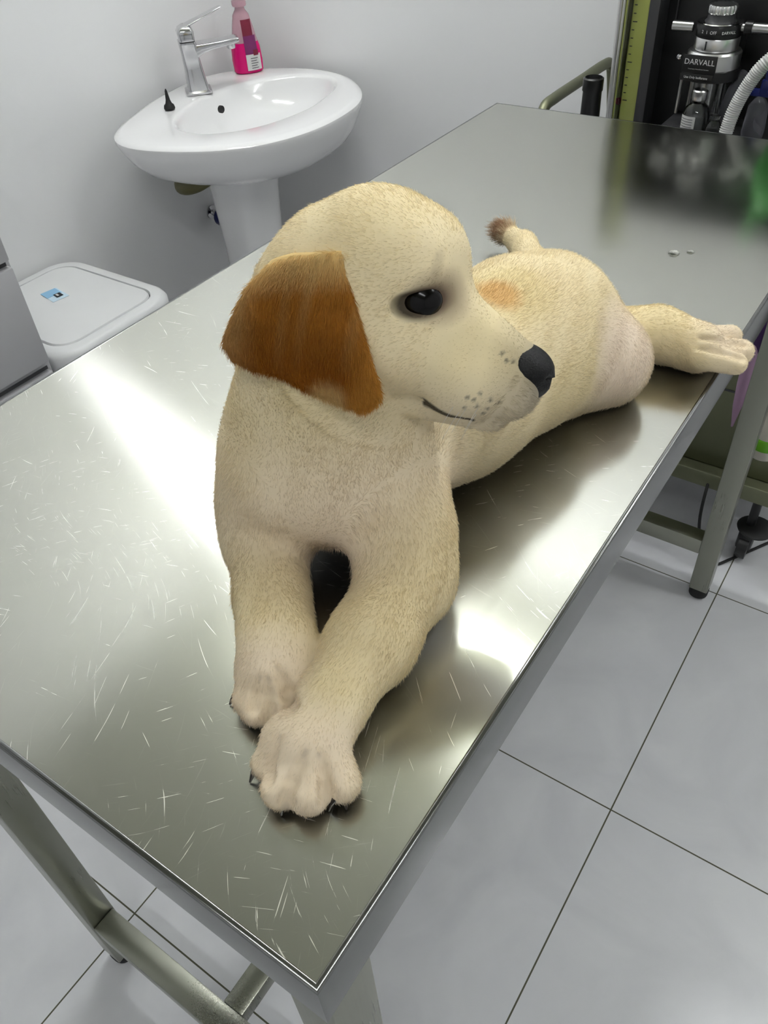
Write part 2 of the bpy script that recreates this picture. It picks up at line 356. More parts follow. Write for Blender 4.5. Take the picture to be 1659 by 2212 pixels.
def basin(bm):
    lo = []
    for f, z in ((.16, .650), (.36, .655), (.56, .668), (.73, .687), (.85, .710), (.925, .738), (.972, .767), (.997, .788)): lo.append(bl(f, z))
    lo.append(bl(1, .794, off=-.002)); lo.append(bl(1, .799, off=-.008)); lo.append(bl(1, .8015, off=-.02))
    mixR = RO * .45 + RI * .55
    lo.append(bl(1, .800, R=mixR)); lo.append(bl(1, .800, R=RI, off=.012)); lo.append(bl(1, .798, R=RI, off=.004)); lo.append(bl(1, .791, R=RI, off=-.003))
    for f, z in ((.95, .770), (.88, .745), (.75, .722), (.55, .704), (.32, .694), (.12, .690)): lo.append(bl(f, z, R=RI))
    loft(bm, lo)
bo = one('basin', 'ceramic', wb, basin)
def pedestal(bm):
    lo = []
    for z, sx, sy in ((0, .115, .12), (.02, .112, .118), (.05, .10, .105), (.2, .088, .092), (.45, .088, .094), (.6, .098, .106), (.70, .115, .125)):
        lo.append([(-1.435 + sx * .86 * math.copysign(abs(math.cos(a)) ** .8, math.cos(a)), 1.475 + sy * .80 * math.copysign(abs(math.sin(a)) ** .8, math.sin(a)), z) for a in [2 * PI * k / 40 for k in range(40)]])
    loft(bm, lo)
one('pedestal', 'ceramic', wb, pedestal)
one('overflow_hole', 'rubber', wb, lathe, [(.001, -.004), (.009, -.004), (.009, .003), (.001, .003)], (-1.502, 1.507, 0.776), 20, 'x')
one('drain_ring', 'chrome', wb, lathe, [(.022, .689), (.022, .6935), (.016, .694), (.012, .690)], (BC[0], BC[1], 0), 28)
# chrome tap: tapering rectangular body, arm spout, lever handle
TP = Vector((-1.602, 1.536, .801)); td = math.radians(50)
tdx, tdy = Vector((math.cos(td), math.sin(td), 0)), Vector((-math.sin(td), math.cos(td), 0))
tap = empty('basin_tap', TP, 'chrome single lever mixer tap standing at the back of the wash basin', 'tap')
def tl(u, v, w): return TP + tdx * u * 1.12 + tdy * v * 1.45 + Vector((0, 0, w * .93))
def rloop(u0, u1, v0, v1, w, r=.006, tilt=0):
    return [tl(a, b, w + tilt * (a - u0)) for a, b in rrect(u0, v0, u1, v1, min(r, (u1 - u0) / 2.1, (v1 - v0) / 2.1), 4)]
def tap_body(bm):
    loft(bm, [rloop(-.030, .030, -.026, .026, 0), rloop(-.030, .030, -.026, .026, .005), rloop(-.024, .024, -.022, .022, .009), rloop(-.022, .018, -.019, .019, .06), rloop(-.023, .014, -.019, .019, .098), rloop(-.025, .014, -.021, .021, .122), rloop(-.025, .012, -.021, .021, .128)])
one('body', 'chrome', tap, tap_body)
def tap_spout(bm):
    def s(u, w0, w1, hv): return [tl(u, a, b) for a, b in rrect(-hv, w0, hv, w1, .004, 4)]
    loft(bm, [s(-.005, .082, .120, .018), s(.014, .088, .120, .018), s(.030, .098, .120, .018), (s(.06, .104, .121, .017)), s(.105, .110, .124, .016), s(.110, .112, .123, .015)])
    lathe(bm, [(.010, -.010), (.0115, -.008), (.0115, .004), (.009, .006)], tl(.092, 0, .106), 20)
one('spout', 'chrome', tap, tap_spout)
def tap_lever(bm):
    loft(bm, [rloop(-.022, .012, -.018, .018, .129), rloop(-.024, .013, -.019, .019, .150), rloop(-.020, .010, -.017, .017, .160), rloop(-.012, .004, -.012, .012, .166)])
    def s(u, w, h, hv): return [tl(u, a, b) for a, b in rrect(-hv, w - h, hv, w + h, h * .9, 3)]
    loft(bm, [s(-.018, .156, .005, .013), s(.0, .164, .004, .013), s(.03, .176, .003, .012), s(.07, .192, .0025, .010), s(.082, .1965, .0018, .008)])
one('lever', 'chrome', tap, tap_lever)
# pink soap bottle
BT = Vector((-1.600, 1.735, .801)); bd = math.radians(52)
bx, by = Vector((math.cos(bd), math.sin(bd), 0)), Vector((math.sin(bd), -math.cos(bd), 0))
bt = empty('soap_bottle', BT, 'bright pink liquid soap bottle with purple label on the wash basin', 'bottle')
def btp(u, v, w): return BT + bx * u * 1.18 + by * v * 1.35 + Vector((0, 0, w * .98))
def eloop(hu, hv, w, n=28, du=0): return [btp(du + hu * math.copysign(abs(math.cos(a)) ** .75, math.cos(a)), hv * math.copysign(abs(math.sin(a)) ** .85, math.sin(a)), w) for a in [2 * PI * k / n for k in range(n)]]
one('bottle_body', 'pink', bt, lambda bm: loft(bm, [eloop(.030, .019, 0), eloop(.034, .022, .004), eloop(.035, .023, .03), eloop(.033, .022, .062), eloop(.030, .020, .075)]))
one('bottle_top', 'pinkclear', bt, lambda bm: loft(bm, [eloop(.0298, .0198, .0752), eloop(.027, .019, .09), eloop(.023, .017, .115), eloop(.018, .014, .14), eloop(.011, .011, .152), eloop(.010, .010, .16)]))
one('neck_collar', 'pinkclear', bt, lambda bm: loft(bm, [eloop(.015, .015, .160), eloop(.016, .016, .163), eloop(.016, .016, .172), eloop(.010, .010, .176)]))
one('pump', 'pinkclear', bt, lambda bm: (tube(bm, [btp(0, 0, .176), btp(0, 0, .215)], .004, 12), tube(bm, smoothpath([btp(0, 0, .222), btp(-.012, 0, .224), btp(-.034, 0, .216)], 4), .006, 12)))
def lab_strip(bm, u0, u1, w0, w1, d=.0008, n=8, lean=0):
    g = []
    for j in range(n + 1):
        w = w0 + (w1 - w0) * j / n
        f = np.interp(w, [0, .03, .062, .075, .09, .115, .14], [.023, .0232, .0222, .0204, .0194, .0174, .0144])
        hu = np.interp(w, [0, .03, .062, .075, .09, .115, .14], [.034, .035, .033, .030, .0272, .023, .018])
        row = []
        for i in range(9):
            u = u0 + (u1 - u0) * i / 8 + lean * w
            q = max(0, 1 - min(1, abs(u) / hu) ** 2.4) ** .42
            row.append((u, q * f + d, w))
        g.append(row)
    vs = [[bm.verts.new(btp(*p)) for p in r] for r in g]
    for a, b in zip(vs, vs[1:]):
        for i in range(8): bm.faces.new((a[i], a[i + 1], b[i + 1], b[i]))
one('purple_label', 'purple', bt, lab_strip, -.006, .0225, .048, .092)
one('maroon_label', 'maroon', bt, lab_strip, -.006, .0175, .092, .130)
wl = one('white_label', 'labelwhite', bt, lab_strip, -.006, .028, .008, .0475)
for k in range(5): one('label_print', 'ink', wl, lab_strip, .004, .021 - .003 * (k % 2), .013 + k * .006, .0145 + k * .006, .0013, 2)
one('berry_print', 'maroon', bt, lab_strip, .012, .024, .044, .058, .0012, 4)
# black rubber nozzle
nz = one('rubber_nozzle', 'rubber', None, lathe, [(.012, 0), (.014, .003), (.0125, .010), (.008, .014), (.0055, .022), (.003, .042), (.001, .047)], (-1.562, 1.39, .8015), 24)
tag(nz, 'small black cone shaped rubber nozzle standing on the left rim of the wash basin', 'nozzle')
# waste pipe and angle valve under the basin
pp = one('waste_pipe', 'pipe', wb, lambda bm: tube(bm, smoothpath([(-1.46, 1.42, .655), (-1.50, 1.37, .628), (-1.56, 1.37, .612), (-1.62, 1.42, .606), (-1.67, 1.46, .60), (-1.716, 1.47, .60)], 6), .016, 16))
pp['label'] = 'dull yellowish waste pipe'
vl = empty('angle_valve', (-1.70, 1.60, .433), 'small angle valve with a blue handle on the wall beside the pedestal', 'valve')
one('valve_body', 'chrome', vl, lambda bm: (lathe(bm, [(.020, -.02), (.020, -.016), (.009, -.014), (.009, .02)], (-1.70, 1.60, .433), 20, 'x'), tube(bm, [(-1.69, 1.60, .433), (-1.69, 1.60, .47)], .006)))
one('valve_handle', 'blue', vl, lathe, [(.006, .012), (.022, .014), (.025, .02), (.022, .038), (.006, .042)], (-1.69, 1.585, .433), 12, 'x')

# ------------------------------------------------------------------ drawer cabinet and lidded bin at the left
dc = empty('drawer_cabinet', (-1.52, .3, 0), 'grey white drawer cabinet standing left of the lidded bin', 'cabinet')
cb = one('carcass', 'cabinet', dc, box, (XL + .004, -.12, .0), (-1.335, .712, 1.02), .006)
for z0, z1 in ((.03, .185), (.195, .502), (.524, .735), (.748, .985)):
    d = one('drawer', 'cabinet', dc, box, (-1.337, -.10, z0), (-1.318, .704 if z0 > .3 else .702, z1), .004)
    one('seam', 'groove', d, box, (-1.338, -.10, z1 + .0), (-1.3345, .702, z1 + .008), smooth=False)
bn = empty('lidded_bin', (-1.50, .89, 0), 'white plastic bin with flat lid and blue sticker, standing between drawer cabinet and basin', 'bin')
def binbody(bm):
    loft(bm, [[(x, y, z) for x, y in rrect(-1.69 + d, .73 + d, -1.325 - d, 1.05 - d, .06, 6)] for z, d in ((0, .035), (.01, .03), (.25, .018), (.47, .008), (.478, .008))])
one('bin_body', 'plastic_white', bn, binbody)
def rim(bm):
    def L(d, z, r): return [(x, y, z) for x, y in rrect(-1.712 + d, .716 + d, -1.302 - d, 1.068 - d, r, 8)]
    loft(bm, [L(.004, .476, .07), L(0, .480, .072), L(0, .508, .072), L(.005, .516, .070), L(.012, .520, .066), L(.032, .520, .052), L(.034, .512, .051)], cap0=True, cap1=True)
one('lid_rim', 'plastic_white', bn, rim)
def lid(bm):
    def L(d, z, r): return [(x, y, z) for x, y in rrect(-1.676 + d, .752 + d, -1.338 - d, 1.032 - d, r, 8)]
    loft(bm, [L(0, .508, .048), L(0, .517, .048), L(.003, .521, .046), L(.03, .523, .03)])
ld = one('lid', 'plastic_white', bn, lid)
one('lid_groove', 'groove', bn, lambda bm: loft(bm, [[(x, y, z) for x, y in rrect(-1.680, .748, -1.334, 1.036, .05, 8)] for z in (.510, .5135)]))
def stk(name, m_, u0, v0, u1, v1, z):
    return one(name, m_, ld, lambda bm: loft(bm, [[(x, y, zz) for x, y in [STK(u0, v0), STK(u1, v0), STK(u1, v1), STK(u0, v1)]] for zz in (z, z + .0005)]), smooth=False)
sa = math.radians(80); sc0 = (-1.556, 0.905)
def STK(u, v): return (sc0[0] + u * math.cos(sa) + v * math.sin(sa), sc0[1] + u * math.sin(sa) - v * math.cos(sa))
stk('sticker', 'paleblue', -.021, -.028, .021, .034, .5235); stk('sticker_corner', 'skyblue', -.021, -.028, .017, .006, .5242)
stk('sticker_print', 'ink', -.004, .002, .013, .022, .5248); stk('sticker_symbol', 'labelwhite', .000, .006, .005, .017, .5254)
# small white object just showing behind the lid corner
o = one('white_bottle_cap', 'plastic_white', None, lathe, [(.016, 0), (.018, .003), (.018, .03), (.015, .034), (.006, .036)], (-1.27, 1.03, .0), 24)
tag(o, 'small white plastic cap on the floor beside the lidded bin', 'cap')

# ------------------------------------------------------------------ anaesthesia machine beyond the table
am = empty('anaesthesia_machine', (-.2, 1.6, 0), 'black anaesthesia machine on a wheeled cart beyond the far end of the table', 'anaesthesia machine')
one('back_panel', 'panel', am, box, (-.388, 1.515, .23), (.14, 1.60, 1.168), .004)
one('panel_edge', 'trimgrey', am, box, (-.4045, 1.468, .23), (-.386, 1.605, 1.176), .002)
one('panel_slot', 'trimgrey', am, box, (-.371, 1.511, 1.035), (-.3685, 1.5155, 1.12), smooth=False)
one('top_tray', 'trimgrey', am, box, (-.402, 1.46, 1.168), (.15, 1.64, 1.180), .003)
one('lower_cabinet', 'steel_cart', am, box, (-.44, 1.425, .225), (.045, 1.62, .80), .004)
for z in (.42, .61): one('cabinet_shelf_line', 'groove', am, box, (-.438, 1.4235, z), (.043, 1.426, z + .004), smooth=False)
one('base_deck', 'steel_cart', am, box, (-.47, 1.395, .185), (.06, 1.78, .225), .004)
for (cx_, cy_) in ((.012, 1.43), (-.42, 1.43), (.012, 1.74), (-.42, 1.74)):
    c_ = one('caster', 'black', am, lambda bm: (tube(bm, [(cx_ - .011, cy_, .034), (cx_ + .011, cy_, .034)], .034, 28), box(bm, (cx_ - .017, cy_ - .018, .03), (cx_ + .017, cy_ + .018, .085), .006), tube(bm, [(cx_, cy_, .08), (cx_, cy_, .19)], .010, 12)))
    one('brake_disc', 'rubber', c_, lathe, [(.005, .086), (.038, .088), (.040, .093), (.034, .098), (.005, .100)], (cx_ + .012, cy_ + .0, 0), 28)
# flow meter: acrylic bar with a clear tube, scale and bobbin
fm = one('flowmeter_block', 'acrylic', am, box, (-.446, 1.470, .872), (-.404, 1.500, 1.25), .002)
one('flow_tube', 'glass', fm, tube, [(-.436, 1.466, .885), (-.436, 1.466, 1.24)], .0048, 16)
one('silver_side', 'satin', fm, tube, [(-.4495, 1.474, .872), (-.4495, 1.474, 1.25)], .003, 10)
for k in range(25): one('scale_mark', 'ink', fm, box, (-.430, 1.4690, .925 + k * .0125), (-.430 + (.008 if k % 5 == 0 else .0045), 1.4699, .9262 + k * .0125), smooth=False)
one('bobbin', 'red', fm, lathe, [(.001, 0), (.0035, .002), (.0035, .010), (.001, .012)], (-.436, 1.466, .918), 14)
one('needle_valve', 'satin', fm, lathe, [(.009, 0), (.009, .012), (.006, .014), (.005, .022)], (-.436, 1.466, .872), 18)
for (px_, w_, m_) in ((-.463, .0065, 'steel_cart'), (-.480, .007, 'satin')): one('frame_pole', m_, am, tube, [(px_, 1.55, .22), (px_, 1.55, .80), (px_, 1.54, 1.18)], w_, 16)
# side push rail
one('push_rail', 'steel_cart', am, tube, smoothpath([(-.562, 1.435, .76), (-.572, 1.432, .86), (-.575, 1.450, .90), (-.575, 1.50, .906), (-.576, 1.62, .906), (-.577, 1.74, .906), (-.577, 1.775, .898), (-.572, 1.785, .86), (-.55, 1.785, .70), (-.50, 1.77, .52), (-.46, 1.76, .42)], 6), .0105, 16)
one('rail_support', 'steel_cart', am, tube, smoothpath([(-.562, 1.435, .77), (-.54, 1.45, .66), (-.48, 1.48, .55), (-.42, 1.5, .5)], 5), .0095, 14)
# black tubular holder
bh = one('black_holder', 'black', None, lambda bm: (lathe(bm, [(.0165, .70), (.0170, .80), (.0175, .90), (.0165, .955), (.0180, .957), (.0180, .976), (.0150, .978), (.0140, .972), (.0020, .970)], (-.462, 1.40, 0), 28), tube(bm, [(-.462, 1.40, .71), (-.462, 1.43, .69)], .011, 12)))
tag(bh, 'black tubular holder with open top standing behind the far table edge', 'holder')
# vaporizer
VX, VY = -.276, 1.445
vp = empty('vaporizer', (VX, VY, .86), 'silver and black vaporizer with a glass chamber on the anaesthesia machine', 'vaporizer')
def fluted(bm, z0, z1, r, n=18):
    lo = []
    for z, f in ((z0, .94), (z0 + .002, 1), (z1 - .002, 1), (z1, .94)):
        lo.append([(VX + r * f * (1 - .07 * (k % 3 == 0)) * math.cos(2 * PI * k / (3 * n)), VY + r * f * (1 - .07 * (k % 3 == 0)) * math.sin(2 * PI * k / (3 * n)), z) for k in range(3 * n)])
    loft(bm, lo)
one('filler_cap', 'satin', vp, fluted, 1.078, 1.090, .0225)
one('cap_base', 'trimgrey', vp, lathe, [(.026, 1.066), (.022, 1.070), (.020, 1.080)], (VX, VY, 0), 32)
dl = one('control_dial', 'black', vp, lathe, [(.034, 1.046), (.0355, 1.048), (.0355, 1.064), (.034, 1.066), (.02, 1.067)], (VX, VY, 0), 48)
one('dial_ring', 'chrome', dl, lathe, [(.0350, 1.0655), (.0358, 1.0665), (.0345, 1.0675), (.030, 1.067)], (VX, VY, 0), 48)
one('neck_cylinder', 'satin', vp, lathe, [(.0345, 1.028), (.0352, 1.030), (.0352, 1.045), (.034, 1.047)], (VX, VY, 0), 48)
one('pointer_mark', 'ink', vp, box, (VX - .0080, VY - .0362, 1.032), (VX - .0065, VY - .0342, 1.044), smooth=False)
one('collar', 'satin', vp, lathe, [(.040, .996), (.0425, .999), (.0425, 1.024), (.040, 1.027), (.02, 1.028)], (VX, VY, 0), 48)
one('clamp_ring', 'black', vp, lathe, [(.038, .984), (.0455, .986), (.0455, 1.001), (.040, 1.003)], (VX, VY, 0), 48)
one('pin', 'chrome', vp, lathe, [(.001, -.0045), (.004, -.003), (.004, .003), (.001, .0045)], (VX - .050, VY - .02, 1.016), 16, 'y')
la = one('name_plate', 'black', vp, box, (VX - .0355, VY - .0470, 1.0005), (VX + .019, VY - .0445, 1.0265), .0006)
lb_ = one('agent_plate', 'black', vp, box, (VX - .0365, VY - .0470, .9885), (VX + .017, VY - .0445, .9995), .0006)
lettering('lettering', 'DARVALL', .0115, (VX - .0085, VY - .0473, 1.0165), FACE_Y, 'text', la, 1.0)
lettering('small_lettering', 'Veterinary Anaesthesia Systems', .0026, (VX - .0085, VY - .0473, 1.0065), FACE_Y, 'satin', la, 1.0)
lettering('lettering', 'Use Only Isoflurane', .0048, (VX - .0105, VY - .0473, .994), FACE_Y, 'text', lb_, 1.0)
for s_, a_ in (('OFF', -88), ('DARVALL', -50), ('1', -105), ('2', -118)):
    a = math.radians(a_); c_ = Vector((VX + .0359 * math.cos(a), VY + .0359 * math.sin(a), 1.0565))
    lettering('dial_lettering', s_, .0065 if len(s_) < 6 else .0058, c_, Matrix.Rotation(a + PI / 2, 3, 'Z') @ FACE_Y, 'text', dl, .9)
one('chamber', 'glass', vp, lathe, [(.028, .862), (.0305, .866), (.0305, .982), (.029, .984)], (VX, VY, 0), 40)
for a in (60, 120, 200, 340): one('chamber_rod', 'satin', vp, tube, [(VX + .022 * math.cos(math.radians(a)), VY + .022 * math.sin(math.radians(a)), .87), (VX + .022 * math.cos(math.radians(a)), VY + .022 * math.sin(math.radians(a)), .98)], .004, 10)
one('wick_tube', 'satin', vp, tube, [(VX, VY, .90), (VX, VY, .98)], .011, 20)
one('side_rod', 'satin', vp, tube, [(VX - .0445, VY - .006, .925), (VX - .0430, VY - .008, .985)], .003, 10)
for sx_, x0, x1, z in ((-1, -.0755, -.042, 1.0555), (1, .042, .0825, 1.060)):
    one('side_port', 'satin', vp, lambda bm: (tube(bm, [(VX + x0 if sx_ < 0 else VX + x0, VY, z), (VX + x1, VY, z)], .0075, 24), tube(bm, [(VX + x0 * .55, VY, z), (VX + x1 * (.55 if sx_ > 0 else 1), VY, z)], .006, 24)))
one('port_ring', 'black', vp, tube, [(VX + .040, VY, 1.06), (VX + .052, VY, 1.06)], .010, 24)
one('mounting_block', 'black', vp, box, (VX - .03, VY + .03, 1.0), (VX + .03, 1.518, 1.04), .003)
# medicine bottle in front of the chamber
mb = empty('medicine_bottle', (-.275, 1.405, 0.9070), 'clear medicine bottle with white and purple label in front of the vaporizer', 'bottle')
one('shelf_bracket', 'trimgrey', am, box, (-.34, 1.36, 0.8960), (-.20, 1.515, 0.9060), .002)
one('glass_body', 'glass', mb, lathe, [(.020, 0.8670), (.0225, 0.8700), (.0225, 0.9360), (.019, 0.9480), (.0105, 0.9560), (.0105, 0.9630)], (-.276, 1.405, 0), 36)
one('cap', 'satin', mb, lathe, [(.0115, 0.9600), (.0125, 0.9620), (.0125, 0.9740), (.0105, 0.9760)], (-.276, 1.405, 0), 28)
def wrap(bm, a0, a1, z0, z1, r):
    v = [[bm.verts.new((-.276 + r * math.cos(a0 + (a1 - a0) * k / 12), 1.405 + r * math.sin(a0 + (a1 - a0) * k / 12), z)) for k in range(13)] for z in (z0, z1)]
    for k in range(12): bm.faces.new((v[0][k], v[0][k + 1], v[1][k + 1], v[1][k]))
ml = one('label', 'labelwhite', mb, wrap, math.radians(-150), math.radians(-75), 0.8810, 0.9390, .0228)
one('label_stripe', 'purple', ml, wrap, math.radians(-150), math.radians(-75), 0.9130, 0.9170, .0230)
for k in range(4): one('label_line', 'trimgrey', ml, wrap, math.radians(-145), math.radians(-85), 0.9220 + k * .004, 0.9228 + k * .004, .0230)
o = one('glass_vial', 'glass', None, lathe, [(.012, 0.8670), (.0135, 0.8690), (.0135, 0.9260), (.010, 0.9330), (.007, 0.9370), (.0085, 0.9440)], (-.240, 1.390, 0), 28)
tag(o, 'small clear glass vial standing right of the medicine bottle', 'vial')
# corrugated hose
def corr(bm, path, r, pitch=.0032):
    P = smoothpath(path, 40); d = 0; R = []
    for i, p_ in enumerate(P):
        if i: d += (p_ - P[i - 1]).length
        R.append(r + .0011 * math.sin(2 * PI * d / pitch))
    tube(bm, P, R, 20)
hs = one('breathing_hose', 'hose', None, corr, [(-.222, 1.380, .80), (-.220, 1.382, .86), (-.218, 1.385, .91), (-.213, 1.39, .955), (-.200, 1.395, .995), (-.180, 1.40, 1.028), (-.150, 1.425, 1.045), (-.118, 1.455, 1.035), (-.095, 1.49, 1.00)], .0105)
tag(hs, 'white corrugated breathing hose arching in front of the black machine', 'hose')
hs2 = one('flow_pipe', 'clearbag', am, tube, smoothpath([(-.245, 1.43, .84), (-.240, 1.43, .90), (-.238, 1.44, .96), (-.228, 1.47, .99)], 8), .007, 16)
one('ribbed_knob', 'black', am, lathe, [(.008, 0)] + [(.010 + .0012 * (k % 2), .002 * k) for k in range(1, 28)] + [(.008, .058)], (-.2475, 1.375, .83), 24)
# pressure gauge, blue clip, clear bag, green breathing bag
pg = one('pressure_gauge', 'trimgrey', am, lathe, [(.004, .02), (.026, .018), (.028, .0), (.025, -.004), (.024, .0)], (-.168, 1.470, 1.012), 40, 'y')
one('gauge_face', 'labelwhite', pg, lathe, [(.001, -.001), (.0235, -.001), (.0235, .001), (.001, .001)], (-.168, 1.468, 1.012), 40, 'y')
one('gauge_stem', 'satin', pg, tube, [(-.168, 1.48, 1.012), (-.168, 1.52, 1.012)], .006, 12)
cbg = empty('drip_set', (-.185, 1.42, .9), 'clear plastic drip set with a dark blue clip hanging in front of the black panel', 'drip set')
one('blue_clip', 'blue', cbg, lambda bm: (box(bm, (-.203, 1.415, .971), (-.165, 1.424, .982), .002), box(bm, (-.186, 1.414, .975), (-.174, 1.425, .996), .002), tube(bm, [(-.181, 1.42, .99), (-.181, 1.42, 1.01)], .002)))
one('drip_chamber', 'clearbag', cbg, lathe, [(.006, 0), (.013, .012), (.018, .045), (.016, .085), (.006, .10)], (-.183, 1.42, .872), 24)
gb = one('breathing_bag', 'green', None, lambda bm: (lathe(bm, [(.004, .965), (.018, .978), (.030, 1.01), (.031, 1.04), (.022, 1.07), (.010, 1.085), (.008, 1.10)], (-.125, 1.37, 0), 28), tube(bm, smoothpath([(-.130, 1.37, 1.07), (-.145, 1.38, 1.10), (-.150, 1.40, 1.15), (-.150, 1.45, 1.168), (-.150, 1.508, 1.16)], 6), .006, 12)))
tag(gb, 'green breathing bag hanging at the right of the black machine', 'breathing bag')
# packet lying behind the table edge
pk = empty('paper_packet', (-.36, 1.345, .86), 'small red, white and ochre packet lying just behind the far table edge', 'packet')
one('support_shelf', 'trimgrey', am, box, (-.39, 1.325, .872), (-.325, 1.515, .878), .001)
one('packet_body', 'labelwhite', pk, box, (-.386, 1.328, .8785), (-.328, 1.37, .902), .003)
one('ochre_panel', 'card', pk, box, (-.356, 1.3272, .880), (-.329, 1.371, .9028), .002)
one('red_print', 'red', pk, box, (-.381, 1.3274, .889), (-.364, 1.36, .8982), .001)

# ------------------------------------------------------------------ things seen under the far right of the table
o = empty('plastic_jar', (.02, 1.36, .225), 'milky plastic jar with a green band on the cart deck behind the table leg', 'jar')
JX, JY = (-0.006, 1.36)
one('jar_body', 'milky', o, lathe, [(.018, .0), (.026, .006), (.028, .03), (.026, .07), (.015, .10), (.008, .125), (.008, .15)], (JX, JY, 0.338), 28)
one('green_band', 'limegreen', o, lathe, [(.0285, .028), (.029, .030), (.0285, .052), (.0275, .054)], (JX, JY, 0.338), 28)
o = one('green_strap', 'limegreen', None, lambda bm: tube(bm, smoothpath([(-0.21, 1.4, 0.395), (-0.181, 1.39, 0.377), (-0.155, 1.39, 0.356)], 6), .006, 8))
tag(o, 'bright green strap hanging down in front of the cart behind the table leg', 'strap')
o = one('plastic_bag', 'violet', None, lambda bm: loft(bm, [[(-0.073 + sx * math.cos(a) * (1 + .1 * math.sin(3 * a + z * 40)), 1.38 + sy * math.sin(a) * (1 + .1 * math.cos(2 * a)), z) for a in [2 * PI * k / 24 for k in range(24)]] for z, sx, sy in ((0.593 - .10, .004, .004), (0.593 - .08, .018, .012), (0.593 - .02, .034, .02), (0.593 + .04, .036, .02), (0.593 + .10, .02, .012), (0.593 + .14, .006, .005))]))
tag(o, 'dark violet plastic bag hanging on the cart behind the puppy hind paw', 'bag')
o = one('lilac_bag', 'lilac', None, lambda bm: loft(bm, [[(-0.077 + sx * math.cos(a) * (1 + .1 * math.sin(3 * a + z * 40)), 1.37 + sy * math.sin(a), z) for a in [2 * PI * k / 24 for k in range(24)]] for z, sx, sy in ((0.48 - .10, .002, .004), (0.48 - .05, .009, .010), (0.48, .014, .014), (0.48 + .05, .014, .014), (0.48 + .10, .006, .006))]))
tag(o, 'pale lilac bag hanging below the violet bag behind the table leg', 'bag')
for nm, pts, lb in (('power_cable', [(-.10, 1.47, .225), (-.095, 1.40, .20), (-.085, 1.36, .12), (-.06, 1.34, .05), (-.03, 1.36, .006), (.0, 1.40, .005), (.06, 1.5, .005)], 'thin black cable hanging down under the cart behind the far table leg'),
                    ('power_cable', [(.05, 1.62, .005), (.07, 1.60, .005), (.10, 1.56, .005), (.14, 1.54, .005), (.22, 1.5, .005)], 'thin black cable lying on the floor tiles right of the far table leg')):
    o = one(nm, 'rubber', None, tube, smoothpath(pts, 8), .0035, 10); tag(o, lb, 'cable', 'black cables')

